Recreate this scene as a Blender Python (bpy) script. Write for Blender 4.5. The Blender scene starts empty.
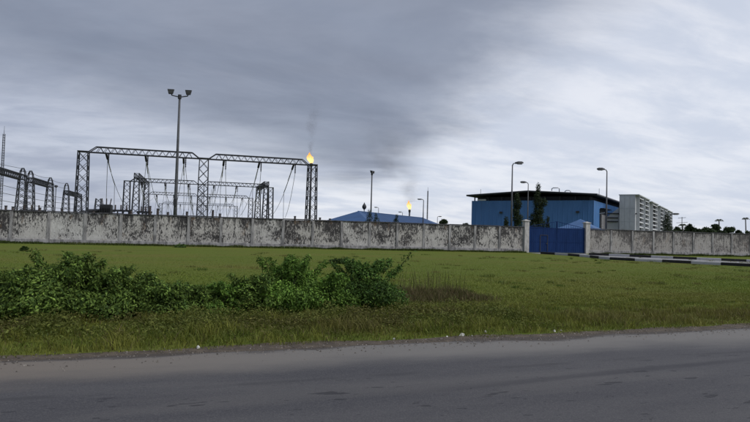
import bpy, math, random
import numpy as np
from mathutils import Vector, Matrix, Euler, noise as mnoise

R = math.radians
rng = np.random.default_rng(7)
random.seed(7)
scene = bpy.context.scene
col = scene.collection

# ---------------------------------------------------------------- camera
CAM_H, F_PX, YAW, PITCH, ROLL = 1.8, 600.0, 16.5, 2.05, 1.55
cam_data = bpy.data.cameras.new('camera')
cam_data.sensor_width = 36.0
cam_data.lens = 36.0 * F_PX / 750.0
cam_data.clip_start = 0.05
cam_data.clip_end = 9000
cam = bpy.data.objects.new('camera', cam_data)
col.objects.link(cam)
CAM_M = Matrix.Rotation(R(-YAW), 4, 'Z') @ Matrix.Rotation(R(90 + PITCH), 4, 'X') @ Matrix.Rotation(R(ROLL), 4, 'Z')
CAM_M.translation = Vector((0, 0, CAM_H))
cam.matrix_world = CAM_M
scene.camera = cam
CROT = CAM_M.to_3x3()
CPOS = Vector((0, 0, CAM_H))

def ray(px, py):
    return CROT @ Vector(((px - 375) / F_PX, -(py - 211) / F_PX, -1.0))
def ground(px, py, z=0.0):
    d = ray(px, py); return CPOS + d * ((z - CAM_H) / d.z)
def on_y(px, py, Y):
    d = ray(px, py); return CPOS + d * (Y / d.y)
def at(px, py, depth):                       # depth along the camera's axis
    return CPOS + ray(px, py) * depth
def base_at(px, py, depth):                  # ground point below the pixel, and its height
    p = at(px, py, depth); return Vector((p.x, p.y, 0)), p.z

# ---------------------------------------------------------------- world, sun, exposure
SUN_EL, SUN_AZ = 50.0, 135.0                  # azimuth clockwise from +Y
world = bpy.data.worlds.new('World'); scene.world = world
world.use_nodes = True
wt = world.node_tree; wt.nodes.clear()

class NT:
    """small helper for wiring nodes"""
    def __init__(s, tree): s.t = tree
    def n(s, kind, **kw):
        nd = s.t.nodes.new(kind)
        for k, v in kw.items(): setattr(nd, k, v)
        return nd
    def put(s, sock, v):
        if isinstance(v, bpy.types.NodeSocket): s.t.links.new(v, sock)
        elif v is not None: sock.default_value = v
    def math(s, op, a, b=None, c=None, clamp=False):
        nd = s.n('ShaderNodeMath', operation=op, use_clamp=clamp)
        for i, v in enumerate((a, b, c)):
            if v is not None: s.put(nd.inputs[i], v)
        return nd.outputs[0]
    def smooth(s, v, a, b, lo=0.0, hi=1.0):
        nd = s.n('ShaderNodeMapRange', interpolation_type='SMOOTHSTEP')
        for i, x in enumerate((v, a, b, lo, hi)): s.put(nd.inputs[i], x)
        return nd.outputs[0]
    def lin(s, v, a, b, lo=0.0, hi=1.0):
        nd = s.n('ShaderNodeMapRange')
        for i, x in enumerate((v, a, b, lo, hi)): s.put(nd.inputs[i], x)
        return nd.outputs[0]
    def noise(s, vec, scale, detail=4, rough=0.55, dist=0.0):
        nd = s.n('ShaderNodeTexNoise')
        s.put(nd.inputs['Vector'], vec); nd.inputs['Scale'].default_value = scale
        nd.inputs['Detail'].default_value = detail; nd.inputs['Roughness'].default_value = rough
        nd.inputs['Distortion'].default_value = dist
        return nd.outputs[0]
    def map(s, vec, scale=(1, 1, 1), rot=(0, 0, 0), loc=(0, 0, 0)):
        nd = s.n('ShaderNodeMapping')
        s.put(nd.inputs['Vector'], vec)
        nd.inputs['Scale'].default_value = scale; nd.inputs['Rotation'].default_value = rot; nd.inputs['Location'].default_value = loc
        return nd.outputs[0]
    def mix(s, f, a, b, blend='MIX'):
        nd = s.n('ShaderNodeMix', data_type='RGBA', blend_type=blend)
        s.put(nd.inputs[0], f)
        for i, v in ((6, a), (7, b)):
            if isinstance(v, bpy.types.NodeSocket): s.t.links.new(v, nd.inputs[i])
            else: nd.inputs[i].default_value = (v[0], v[1], v[2], 1)
        return nd.outputs[2]
    def comb(s, x, y, z):
        nd = s.n('ShaderNodeCombineXYZ')
        for i, v in enumerate((x, y, z)): s.put(nd.inputs[i], v)
        return nd.outputs[0]
    def sep(s, v):
        nd = s.n('ShaderNodeSeparateXYZ'); s.put(nd.inputs[0], v); return nd.outputs

w = NT(wt)
sky = w.n('ShaderNodeTexSky', sky_type='NISHITA', sun_disc=False)
sky.sun_elevation = R(SUN_EL); sky.sun_rotation = R(SUN_AZ)
tc = w.n('ShaderNodeTexCoord')
dx, dy, dz = w.sep(tc.outputs['Generated'])
zc = w.math('ADD', w.math('MAXIMUM', dz, 0.0), 0.045)
qx, qy = w.math('DIVIDE', dx, zc), w.math('DIVIDE', dy, zc)
q = w.comb(qx, qy, 0.0)
# a cloud deck seen from below: a thick grey bank to the left and overhead, thinner bright layer to the right
zs = w.math('ADD', w.math('MAXIMUM', dz, 0.0), 0.22)
qs = w.comb(w.math('DIVIDE', dx, zs), w.math('DIVIDE', dy, zs), 0.0)
warp = w.math('SUBTRACT', w.noise(q, 0.42, 6, 0.55, 0.6), 0.5)
warp2 = w.math('SUBTRACT', w.noise(w.map(qs, (0.7, 1.0, 1), (0, 0, R(-25))), 2.6, 8, 0.6, 0.3), 0.5)
e1 = w.math('SUBTRACT', qx, w.math('MULTIPLY', qy, 0.15))
e1 = w.math('ADD', e1, w.math('MULTIPLY', warp, 1.3))
e1 = w.math('ADD', e1, w.math('MULTIPLY', warp2, 0.7))
edge = w.smooth(e1, 1.5, 0.62)
e2 = w.math('SUBTRACT', qy, w.math('MULTIPLY', qx, 1.2))
e2 = w.math('ADD', e2, w.math('MULTIPLY', warp, 3.5))
e2 = w.math('ADD', e2, w.math('MULTIPLY', warp2, 1.5))
far = w.smooth(e2, 6.6, 3.4)
bank = w.math('MULTIPLY', edge, far)
streak = w.noise(w.map(qs, (0.55, 1.0, 1), (0, 0, R(20))), 2.4, 9, 0.58, 0.5)
# thin bright layer with grey ribbing
puff = w.noise(w.map(qs, (0.5, 1.0, 1), (0, 0, R(12)), (4, 2, 0)), 6.5, 7, 0.6, 0.35)
rib = w.smooth(w.math('ADD', w.math('MULTIPLY', streak, 0.6), w.math('MULTIPLY', puff, 0.4)), 0.38, 0.63)
thin = w.mix(rib, (3.95, 4.3, 5.05), (5.25, 5.4, 5.85))
# towards the left the far sky lies behind the bank and is greyer
lefty = w.smooth(qx, 2.8, -2.2)
thin = w.mix(w.math('MULTIPLY', lefty, 0.9), thin, w.mix(rib, (2.15, 2.4, 3.1), (3.1, 3.35, 4.05)))
mott = w.noise(w.map(q, (0.6, 0.8, 1), (0, 0, R(30))), 0.7, 6, 0.6, 0.5)
dark = w.mix(w.smooth(mott, 0.3, 0.7), (1.36, 1.56, 2.05), (2.0, 2.22, 2.78))
cl = w.mix(w.math('MULTIPLY', bank, 0.97), thin, dark)
cover = w.lin(streak, 0.25, 0.8, 1.0, 0.9)
final = w.mix(cover, sky.outputs[0], cl)
bg = w.n('ShaderNodeBackground'); wt.links.new(final, bg.inputs[0]); bg.inputs[1].default_value = 0.1
wo = w.n('ShaderNodeOutputWorld'); wt.links.new(bg.outputs[0], wo.inputs[0])

sd = bpy.data.lights.new('sun', 'SUN'); sd.energy = 1.5; sd.angle = R(40); sd.color = (1.0, 0.96, 0.9)
sun = bpy.data.objects.new('sun', sd); col.objects.link(sun)
sv = Vector((math.sin(R(SUN_AZ)) * math.cos(R(SUN_EL)), math.cos(R(SUN_AZ)) * math.cos(R(SUN_EL)), math.sin(R(SUN_EL))))
sun.rotation_euler = (-sv).to_track_quat('-Z', 'Y').to_euler()

vs = scene.view_settings
vs.view_transform = 'Standard'; vs.look = 'None'; vs.exposure = 0.65; vs.gamma = 1.0; vs.use_curve_mapping = False
scene.render.engine = 'CYCLES'
scene.cycles.volume_step_rate = 1.0
scene.cycles.max_bounces = 6

# ---------------------------------------------------------------- materials
MATS = {}
def mat(name, build):
    m = bpy.data.materials.new(name); m.use_nodes = True
    t = NT(m.node_tree)
    bsdf = next(n for n in m.node_tree.nodes if n.type == 'BSDF_PRINCIPLED')
    build(t, bsdf); MATS[name] = m
    return m
def bump(t, b, h, strength=0.3, dist=0.02):
    nd = t.n('ShaderNodeBump'); nd.inputs['Strength'].default_value = strength; nd.inputs['Distance'].default_value = dist
    t.put(nd.inputs['Height'], h); t.put(b.inputs['Normal'], nd.outputs[0])
def simple(name, c, rough=0.6, metal=0.0, var=0.25, scale=3.0, spec=0.4):
    def f(t, b):
        g = t.n('ShaderNodeNewGeometry').outputs['Position']
        n = t.noise(g, scale, 6, 0.65)
        lo = tuple(x * (1 - var) for x in c); hi = tuple(min(1, x * (1 + var)) for x in c)
        t.put(b.inputs['Base Color'], t.mix(t.smooth(n, 0.3, 0.7), lo, hi))
        b.inputs['Roughness'].default_value = rough; b.inputs['Metallic'].default_value = metal
        b.inputs['Specular IOR Level'].default_value = spec
    return mat(name, f)

simple('steel_lattice', (0.036, 0.039, 0.048), 0.75, 0.0, 0.35, 1.5, 0.2)
simple('steel_mast', (0.075, 0.079, 0.09), 0.6, 0.0, 0.25, 1.0)
simple('dark_metal', (0.03, 0.032, 0.04), 0.6)
simple('porcelain', (0.05, 0.032, 0.028), 0.4)
simple('pale_porcelain', (0.36, 0.36, 0.38), 0.4)
simple('wire', (0.14, 0.145, 0.16), 0.5, 0, 0.1)
simple('transformer_paint', (0.022, 0.024, 0.03), 0.6)
simple('concrete_pier', (0.26, 0.26, 0.275), 0.9, 0, 0.3, 4)
simple('roof_dark', (0.02, 0.022, 0.032), 0.7, 0, 0.3, 0.6)
simple('roof_blue', (0.035, 0.085, 0.2), 0.5, 0, 0.12, 0.5)
simple('canopy_blue', (0.06, 0.13, 0.28), 0.7, 0, 0.1, 0.8)
simple('fascia', (0.2, 0.21, 0.24), 0.6)
simple('louvre_white', (0.56, 0.58, 0.61), 0.7, 0, 0.1, 0.5)
simple('louvre_panel', (0.47, 0.49, 0.525), 0.7, 0, 0.12, 0.4)
simple('door_grey', (0.22, 0.22, 0.24), 0.6)
simple('lamp_grey', (0.07, 0.072, 0.08), 0.5)
simple('lamp_glass', (0.4, 0.42, 0.45), 0.2)
simple('litter_white', (0.55, 0.55, 0.53), 0.7, 0, 0.1, 20)
simple('bark', (0.05, 0.038, 0.028), 0.9, 0, 0.4, 8)
simple('stem', (0.05, 0.05, 0.025), 0.9, 0, 0.4, 12)
simple('insulator_dark', (0.02, 0.02, 0.026), 0.5)

def f(t, b):                                  # painted sheet steel, blue
    g = t.n('ShaderNodeNewGeometry').outputs['Position']
    n = t.noise(t.map(g, (0.35, 0.35, 0.08)), 1.5, 6, 0.6)
    c = t.mix(t.smooth(n, 0.3, 0.75), (0.048, 0.15, 0.37), (0.064, 0.185, 0.44))
    dirt = t.smooth(t.noise(t.map(g, (1.2, 1.2, 0.12)), 1.0, 5, 0.7), 0.56, 0.8)
    t.put(b.inputs['Base Color'], t.mix(t.math('MULTIPLY', dirt, 0.5), c, (0.03, 0.06, 0.14)))
    b.inputs['Roughness'].default_value = 0.55
mat('sheet_blue', f)
def f(t, b):                                  # gate paint, darker and weathered
    g = t.n('ShaderNodeNewGeometry').outputs['Position']
    n = t.noise(t.map(g, (0.8, 0.8, 0.2)), 2.0, 6, 0.65)
    t.put(b.inputs['Base Color'], t.mix(t.smooth(n, 0.3, 0.75), (0.005, 0.021, 0.082), (0.009, 0.032, 0.118)))
    b.inputs['Roughness'].default_value = 0.7; b.inputs['Specular IOR Level'].default_value = 0.12
mat('gate_blue', f)

def wall_paint(t, b, lo_stain=0.0):
    g = t.n('ShaderNodeNewGeometry').outputs['Position']
    x, y, z = t.sep(g)
    rnd = t.n('ShaderNodeObjectInfo').outputs['Random']
    big = t.noise(t.map(g, (0.5, 0.5, 0.4)), 1.0, 4, 0.6)
    med = t.noise(t.map(g, (1.6, 1.6, 0.9)), 2.0, 7, 0.7)
    fine = t.noise(t.map(g, (2.2, 2.2, 1.0)), 4.6, 8, 0.75, 0.1)
    fleck = t.noise(t.map(g, (3.0, 3.0, 1.0), loc=(5, 1, 9)), 4.4, 8, 0.74, 0.15)
    drip = t.noise(t.map(g, (3.6, 3.6, 0.2)), 1.2, 6, 0.65)
    rand = t.math('SUBTRACT', rnd, 0.5)
    topw = t.smooth(z, 1.3, 2.75); low = t.smooth(z, 0.95, 0.45)
    # chalky old whitewash, thinner in places so the render shows grey
    white = t.mix(t.smooth(med, 0.3, 0.7), (0.38, 0.375, 0.37), (0.58, 0.575, 0.57))
    white = t.mix(t.math('MULTIPLY', rnd, 0.4), white, (0.36, 0.33, 0.29))
    bare = t.smooth(t.math('ADD', fine, t.math('MULTIPLY', t.math('SUBTRACT', big, 0.5), 0.5)), 0.50, 0.60)
    c = t.mix(t.math('MULTIPLY', bare, 0.75), white, (0.17, 0.162, 0.165))
    # black mould flecks, crowding in patches and below the coping
    dens = t.math('ADD', t.math('MULTIPLY', t.math('SUBTRACT', med, 0.5), 0.6), t.math('MULTIPLY', t.math('SUBTRACT', big, 0.5), 0.6))
    dens = t.math('ADD', dens, t.math('MULTIPLY', rand, 0.06))
    dens = t.math('ADD', dens, t.math('SUBTRACT', t.math('MULTIPLY', topw, 0.035), t.math('MULTIPLY', low, 0.055)))
    mf = t.smooth(t.math('ADD', fleck, dens), 0.50, 0.545)
    runs = t.smooth(t.math('ADD', drip, t.math('ADD', t.math('MULTIPLY', topw, 0.12), t.math('MULTIPLY', dens, 0.5))), 0.60, 0.72)
    mould = t.math('MAXIMUM', t.math('MULTIPLY', mf, 0.92), t.math('MULTIPLY', runs, 0.8))
    c = t.mix(mould, c, (0.024, 0.023, 0.026))
    rust = t.smooth(t.noise(t.map(g, (0.9, 0.9, 0.5), loc=(7, 3, 2)), 1.3, 5, 0.6), 0.58, 0.70)
    c = t.mix(t.math('MULTIPLY', rust, 0.5), c, (0.2, 0.135, 0.085))
    # right-hand stretch has lost most of its paint and is browner and more even
    newer = t.smooth(x, 37.0, 41.0)
    plain = t.mix(t.smooth(drip, 0.3, 0.7), (0.20, 0.186, 0.184), (0.29, 0.272, 0.27))
    plain = t.mix(t.math('MULTIPLY', t.math('MAXIMUM', runs, t.math('MULTIPLY', mf, 0.5)), 0.75), plain, (0.05, 0.047, 0.05))
    c = t.mix(t.math('MULTIPLY', newer, 0.5), c, plain)
    t.put(b.inputs['Base Color'], c)
    b.inputs['Roughness'].default_value = 0.92; b.inputs['Specular IOR Level'].default_value = 0.2
    bump(t, b, t.math('SUBTRACT', fine, bare), 0.4, 0.01)
mat('wall_paint', wall_paint)
def f(t, b):
    g = t.n('ShaderNodeNewGeometry').outputs['Position']
    n = t.noise(t.map(g, (1, 1, 0.4)), 2.2, 7, 0.7); d = t.smooth(t.noise(t.map(g, (1.6, 1.6, .4)), 2.0, 6, 0.65), 0.46, 0.6)
    c = t.mix(t.smooth(n, 0.3, 0.7), (0.21, 0.208, 0.214), (0.36, 0.355, 0.36))
    t.put(b.inputs['Base Color'], t.mix(t.math('MULTIPLY', d, 0.6), c, (0.06, 0.06, 0.065)))
    b.inputs['Roughness'].default_value = 0.92
mat('wall_concrete', f)
def f(t, b):
    g = t.n('ShaderNodeNewGeometry').outputs['Position']
    n = t.noise(g, 2.4, 7, 0.7)
    t.put(b.inputs['Base Color'], t.mix(t.smooth(n, 0.35, 0.65), (0.02, 0.02, 0.023), (0.075, 0.075, 0.082)))
    b.inputs['Roughness'].default_value = 0.95
mat('coping', f)
def f(t, b):
    g = t.n('ShaderNodeNewGeometry').outputs['Position']
    n = t.noise(g, 3.0, 7, 0.7); d = t.smooth(t.noise(t.map(g, (1, 1, .3)), 4.0, 6, 0.65), 0.5, 0.7)
    c = t.mix(t.smooth(n, 0.3, 0.7), (0.36, 0.35, 0.34), (0.5, 0.49, 0.48))
    t.put(b.inputs['Base Color'], t.mix(t.math('MULTIPLY', d, 0.55), c, (0.12, 0.11, 0.11)))
    b.inputs['Roughness'].default_value = 0.9
mat('pillar_white', f)
def kerb_mat(name, c, wear):
    def f(t, b):
        g = t.n('ShaderNodeNewGeometry').outputs['Position']
        n = t.smooth(t.noise(g, 6.0, 7, 0.7), 0.52, 0.66)
        t.put(b.inputs['Base Color'], t.mix(t.math('MULTIPLY', n, 0.5), c, wear)); b.inputs['Roughness'].default_value = 0.8
    mat(name, f)
kerb_mat('kerb_black', (0.012, 0.012, 0.014), (0.06, 0.06, 0.06))
kerb_mat('kerb_white', (0.42, 0.42, 0.44), (0.2, 0.2, 0.2))
simple('drive_concrete', (0.24, 0.24, 0.25), 0.9, 0, 0.2, 1.2)

def attr_mat(name, rough=0.55, trans=0.25, spec=0.3):
    def f(t, b):
        a = t.n('ShaderNodeAttribute', attribute_name='tint')
        t.put(b.inputs['Base Color'], a.outputs['Color'])
        b.inputs['Roughness'].default_value = rough; b.inputs['Specular IOR Level'].default_value = spec
        tr = t.n('ShaderNodeBsdfTranslucent'); t.put(tr.inputs['Color'], a.outputs['Color'])
        mx = t.n('ShaderNodeMixShader'); mx.inputs[0].default_value = trans
        t.t.links.new(b.outputs[0], mx.inputs[1]); t.t.links.new(tr.outputs[0], mx.inputs[2])
        out = next(n for n in t.t.nodes if n.type == 'OUTPUT_MATERIAL'); t.t.links.new(mx.outputs[0], out.inputs[0])
    return mat(name, f)
attr_mat('leaf', 0.6, 0.3, 0.15); attr_mat('grass_blade', 0.6, 0.3, 0.2)

# ---------------------------------------------------------------- mesh helpers
class MB:
    def __init__(s): s.v = []; s.f = []
    def add(s, vs_, fs_):
        o = len(s.v); s.v += [tuple(p) for p in vs_]; s.f += [tuple(i + o for i in fc) for fc in fs_]; return s
    def bar(s, a, b, w=0.1, h=None):
        a, b = Vector(a), Vector(b); h = h or w
        d = (b - a).normalized(); up = Vector((0, 0, 1)) if abs(d.z) < 0.9 else Vector((1, 0, 0))
        x = d.cross(up).normalized() * (w / 2); y = d.cross(x).normalized() * (h / 2)
        vs_ = [p + i * x + j * y for p in (a, b) for i, j in ((-1, -1), (1, -1), (1, 1), (-1, 1))]
        return s.add(vs_, [(0, 1, 5, 4), (1, 2, 6, 5), (2, 3, 7, 6), (3, 0, 4, 7), (3, 2, 1, 0), (4, 5, 6, 7)])
    def box(s, x0, x1, y0, y1, z0, z1, ch=0.0):
        if ch <= 0:
            vs_ = [(x, y, z) for z in (z0, z1) for x, y in ((x0, y0), (x1, y0), (x1, y1), (x0, y1))]
            return s.add(vs_, [(3, 2, 1, 0), (4, 5, 6, 7), (0, 1, 5, 4), (1, 2, 6, 5), (2, 3, 7, 6), (3, 0, 4, 7)])
        def rg(z, i): return [(x0 + i, y0 + i, z), (x1 - i, y0 + i, z), (x1 - i, y1 - i, z), (x0 + i, y1 - i, z)]
        vs_ = rg(z0, 0) + rg(z1 - ch, 0) + rg(z1, ch)
        fs_ = [(3, 2, 1, 0), (8, 9, 10, 11)]
        for k in (0, 4):
            for i in range(4): fs_.append((k + i, k + (i + 1) % 4, k + 4 + (i + 1) % 4, k + 4 + i))
        return s.add(vs_, fs_)
    def tube(s, pts, radii, n=8, cap=True):
        pts = [Vector(p) for p in pts]
        if not hasattr(radii, '__len__'): radii = [radii] * len(pts)
        vs_, fs_ = [], []
        for i, p in enumerate(pts):
            d = (pts[min(i + 1, len(pts) - 1)] - pts[max(i - 1, 0)])
            d = d.normalized() if d.length > 1e-9 else Vector((0, 0, 1))
            up = Vector((0, 0, 1)) if abs(d.z) < 0.95 else Vector((1, 0, 0))
            x = d.cross(up).normalized(); y = d.cross(x).normalized()
            for k in range(n):
                a = 2 * math.pi * k / n
                vs_.append(p + (x * math.cos(a) + y * math.sin(a)) * radii[i])
        for i in range(len(pts) - 1):
            for k in range(n):
                fs_.append((i * n + k, i * n + (k + 1) % n, (i + 1) * n + (k + 1) % n, (i + 1) * n + k))
        if cap:
            fs_.append(tuple(range(n - 1, -1, -1))); fs_.append(tuple((len(pts) - 1) * n + k for k in range(n)))
        return s.add(vs_, fs_)
    def build(s, name, m, parent=None, smooth=False):
        me = bpy.data.meshes.new(name); me.from_pydata(s.v, [], s.f); me.update()
        if m: me.materials.append(MATS[m])
        if smooth: me.polygons.foreach_set('use_smooth', [True] * len(me.polygons))
        o = bpy.data.objects.new(name, me); col.objects.link(o)
        if parent: o.parent = parent
        return o
def tag(o, label=None, cat=None, group=None, kind=None):
    if label: o['label'] = label
    if cat: o['category'] = cat
    if group: o['group'] = group
    if kind: o['kind'] = kind
    return o
def empty(name, loc, rz=0.0):
    o = bpy.data.objects.new(name, None); col.objects.link(o)
    o.location = loc; o.rotation_euler = (0, 0, rz); o.empty_display_size = 0.3
    return o
def copy_tree(o, parent=None):
    c = o.copy(); col.objects.link(c); c.parent = parent
    for ch in list(o.children): copy_tree(ch, c)
    return c
def np_mesh(name, verts, faces, tint, m, parent=None, smooth=False):
    """verts (N,3), faces (M,k) array, tint (N,3) per vertex"""
    me = bpy.data.meshes.new(name)
    nv, (nf, k) = len(verts), faces.shape
    me.vertices.add(nv); me.vertices.foreach_set('co', np.ascontiguousarray(verts, dtype=np.float32).ravel())
    me.loops.add(nf * k); me.loops.foreach_set('vertex_index', faces.astype(np.int32).ravel())
    me.polygons.add(nf); me.polygons.foreach_set('loop_start', np.arange(nf, dtype=np.int32) * k)
    me.polygons.foreach_set('loop_total', np.full(nf, k, dtype=np.int32))
    me.update(calc_edges=True)
    a = me.color_attributes.new('tint', 'FLOAT_COLOR', 'POINT')
    a.data.foreach_set('color', np.concatenate([tint, np.ones((nv, 1))], 1).astype(np.float32).ravel())
    me.materials.append(MATS[m])
    o = bpy.data.objects.new(name, me); col.objects.link(o)
    if parent: o.parent = parent
    return o
def unit(a): return a / np.maximum(np.linalg.norm(a, axis=1, keepdims=True), 1e-9)
def leaves(pts, normals, length, width, tint, droop=0.25):
    """folded two-face leaves; returns verts, faces, tint"""
    n = len(pts); nrm = unit(normals)
    r = unit(rng.normal(size=(n, 3))); u = unit(np.cross(nrm, r)); u[:, 2] -= droop; u = unit(u)
    v = unit(np.cross(nrm, u)); nrm = unit(np.cross(u, v))
    L = (length * rng.uniform(0.5, 1.5, n))[:, None]; W = (width * rng.uniform(0.7, 1.25, n))[:, None]
    a = pts; tip = pts + u * L
    mid = pts + u * L * 0.45
    lft = mid + v * W * 0.5 + nrm * W * 0.18; rgt = mid - v * W * 0.5 + nrm * W * 0.18
    vs_ = np.stack([a, lft, tip, rgt], 1).reshape(-1, 3)
    i = np.arange(n) * 4
    fs_ = np.concatenate([np.stack([i, i + 2, i + 1], 1), np.stack([i, i + 3, i + 2], 1)])
    return vs_, fs_, np.repeat(tint, 4, axis=0)
def tints(n, c0, c1, spread=0.25):
    k = rng.uniform(0, 1, (n, 1)); c = np.array(c0) * (1 - k) + np.array(c1) * k
    return np.clip(c * rng.lognormal(0, spread, (n, 1)), 0.004, 0.6)

# ---------------------------------------------------------------- ground, road
RA, RB = ground(0, 361.5), ground(750, 328)
ru = (RB - RA); ru.z = 0; ru.normalize(); rv = Vector((-ru.y, ru.x, 0))        # along the road, and away from it into the field
R0 = RA - ru * 0
def road_pt(u, v, z=0.0):
    p = R0 + ru * u + rv * v; return Vector((p.x, p.y, z))
def to_uv(p): d = Vector((p[0], p[1], 0)) - Vector((R0.x, R0.y, 0)); return d.dot(ru), d.dot(rv)
ru_a = math.atan2(ru.y, ru.x)

def f(t, b):
    g = t.n('ShaderNodeNewGeometry').outputs['Position']
    big = t.noise(t.map(g, (0.45, 1.0, 1), (0, 0, -ru_a)), 0.2, 6, 0.62)
    streaky = t.noise(t.map(g, (0.12, 1.0, 1), (0, 0, -ru_a * 0.6)), 0.9, 6, 0.6)
    fine = t.noise(g, 7.0, 6, 0.75)
    c = t.mix(t.smooth(fine, 0.3, 0.7), (0.074, 0.104, 0.014), (0.136, 0.172, 0.032))
    c = t.mix(t.math('MULTIPLY', t.smooth(big, 0.46, 0.68), 0.75), c, (0.145, 0.132, 0.036))
    c = t.mix(t.math('MULTIPLY', t.smooth(streaky, 0.52, 0.72), 0.65), c, (0.13, 0.112, 0.036))
    c = t.mix(t.math('MULTIPLY', t.smooth(streaky, 0.45, 0.3), 0.5), c, (0.055, 0.082, 0.012))
    t.put(b.inputs['Base Color'], c); b.inputs['Roughness'].default_value = 0.95; b.inputs['Specular IOR Level'].default_value = 0.1
    bump(t, b, t.math('ADD', fine, streaky), 0.8, 0.08)
mat('lawn', f)
gm = MB(); S = 2500
gm.add([(-S, -S, 0), (S, -S, 0), (S, S, 0), (-S, S, 0)], [(0, 1, 2, 3)])
gobj = gm.build('ground', 'lawn'); tag(gobj, kind='structure')

SK0, SK1 = to_uv(ground(440, 390)), to_uv(ground(750, 359)); SKM = (SK1[1] - SK0[1]) / (SK1[0] - SK0[0])
print('streak', SK0, SK1)
def f(t, b):
    tcn = t.n('ShaderNodeTexCoord').outputs['Object']
    u, v, _ = t.sep(tcn)                        # v = 0 at the field edge, negative towards the camera
    d = t.math('MULTIPLY', v, -1.0)
    wob = t.math('SUBTRACT', t.noise(t.map(tcn, (0.35, 1, 1)), 0.8, 5, 0.6), 0.5)
    agg = t.noise(tcn, 55.0, 3, 0.7)
    mid = t.noise(t.map(tcn, (0.16, 1, 1)), 1.1, 6, 0.6)
    c = t.mix(t.smooth(mid, 0.3, 0.7), (0.045, 0.045, 0.053), (0.068, 0.067, 0.073))
    c = t.mix(t.math('MULTIPLY', t.smooth(agg, 0.4, 0.75), 0.55), c, (0.13, 0.128, 0.13))
    grit = t.noise(t.map(tcn, (0.6, 1, 1)), 16.0, 6, 0.75)
    c = t.mix(t.math('MULTIPLY', t.smooth(grit, 0.56, 0.72), 0.5), c, (0.125, 0.122, 0.12))
    c = t.mix(t.math('MULTIPLY', t.smooth(grit, 0.44, 0.3), 0.55), c, (0.025, 0.025, 0.03))
    patch = t.noise(t.map(tcn, (0.25, 1, 1), loc=(11, 4, 0)), 0.55, 4, 0.55)
    c = t.mix(t.math('MULTIPLY', t.smooth(patch, 0.5, 0.62), 0.3), c, (0.115, 0.11, 0.108))
    dd = t.math('ADD', d, t.math('MULTIPLY', wob, 1.5))
    dust = t.math('MULTIPLY', t.smooth(dd, 0.05, 0.35), t.smooth(dd, 1.7, 0.7))
    dcol = t.mix(t.smooth(u, -2.0, 6.0), (0.17, 0.145, 0.12), (0.165, 0.158, 0.15))
    c = t.mix(t.math('MULTIPLY', dust, 0.9), c, dcol)
    soil = t.smooth(dd, 0.30, 0.02)
    c = t.mix(soil, c, (0.06, 0.05, 0.042))
    # old tar seam and skid streak running slightly askew
    lv = t.math('ADD', t.math('MULTIPLY', t.math('SUBTRACT', u, SK0[0]), SKM), SK0[1])
    ln = t.math('ABSOLUTE', t.math('ADD', t.math('SUBTRACT', v, lv), t.math('MULTIPLY', wob, 0.12)))
    lm = t.math('MULTIPLY', t.smooth(ln, 0.16, 0.03), t.math('MULTIPLY', t.smooth(u, SK0[0] - 1.5, SK0[0] + 2.5), t.smooth(mid, 0.8, 0.4)))
    c = t.mix(t.math('MULTIPLY', lm, 0.75), c, (0.03, 0.03, 0.037))
    ln2 = t.math('ABSOLUTE', t.math('ADD', t.math('SUBTRACT', d, 1.95), t.math('MULTIPLY', wob, 0.4)))
    lm2 = t.math('MULTIPLY', t.smooth(ln2, 0.10, 0.02), t.smooth(t.noise(t.map(tcn, (0.4, 1, 1)), 2.0, 4, 0.6), 0.45, 0.6))
    c = t.mix(t.math('MULTIPLY', lm2, 0.5), c, (0.04, 0.04, 0.045))
    # scuffs and small holes, longer along the road
    pit = t.smooth(t.noise(t.map(tcn, (0.75, 2.6, 1)), 1.55, 3, 0.5), 0.655, 0.68)
    pit2 = t.smooth(t.noise(t.map(tcn, (1.6, 4.0, 1), loc=(3, 8, 0)), 2.2, 3, 0.5), 0.67, 0.69)
    pit = t.math('MULTIPLY', t.math('MAXIMUM', pit, pit2), t.smooth(d, 1.5, 2.6))
    c = t.mix(t.math('MULTIPLY', pit, 0.7), c, (0.022, 0.022, 0.027))
    t.put(b.inputs['Base Color'], c); b.inputs['Roughness'].default_value = 0.8; b.inputs['Specular IOR Level'].default_value = 0.3
    h = t.math('SUBTRACT', t.math('ADD', t.math('MULTIPLY', agg, 0.4), mid), t.math('MULTIPLY', pit, 1.2))
    bump(t, b, h, 0.35, 0.012)
mat('asphalt', f)
rm = MB(); us = np.arange(-160, 320, 0.25)
top = [(u, 0.16 * mnoise.noise((u * 0.45, 3.3, 0)) + 0.07 * mnoise.noise((u * 2.1, 1.3, 0)), 0.004) for u in us]
bot = [(u, -12.5, 0.004) for u in us]
nU = len(us)
rm.add(top + bot, [(nU + i, nU + i + 1, i + 1, i) for i in range(nU - 1)])
road = rm.build('road', 'asphalt'); tag(road, kind='structure')
road.location = (R0.x, R0.y, 0); road.rotation_euler = (0, 0, ru_a)
simple('bare_soil', (0.075, 0.06, 0.045), 0.95, 0, 0.4, 5)
sm_ = MB(); us = np.arange(-60, 90, 0.3); nU = len(us)
sm_.add([(u, 0.40 + 0.25 * mnoise.noise((u * 0.6, 8.3, 0)) + 0.12 * mnoise.noise((u * 2.7, 5.3, 0)), 0.002) for u in us] + [(u, -0.5, 0.002) for u in us],
        [(nU + i, nU + i + 1, i + 1, i) for i in range(nU - 1)])
so = sm_.build('soil_strip', 'bare_soil'); tag(so, kind='structure'); so.location = (R0.x, R0.y, 0); so.rotation_euler = (0, 0, ru_a)

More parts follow.
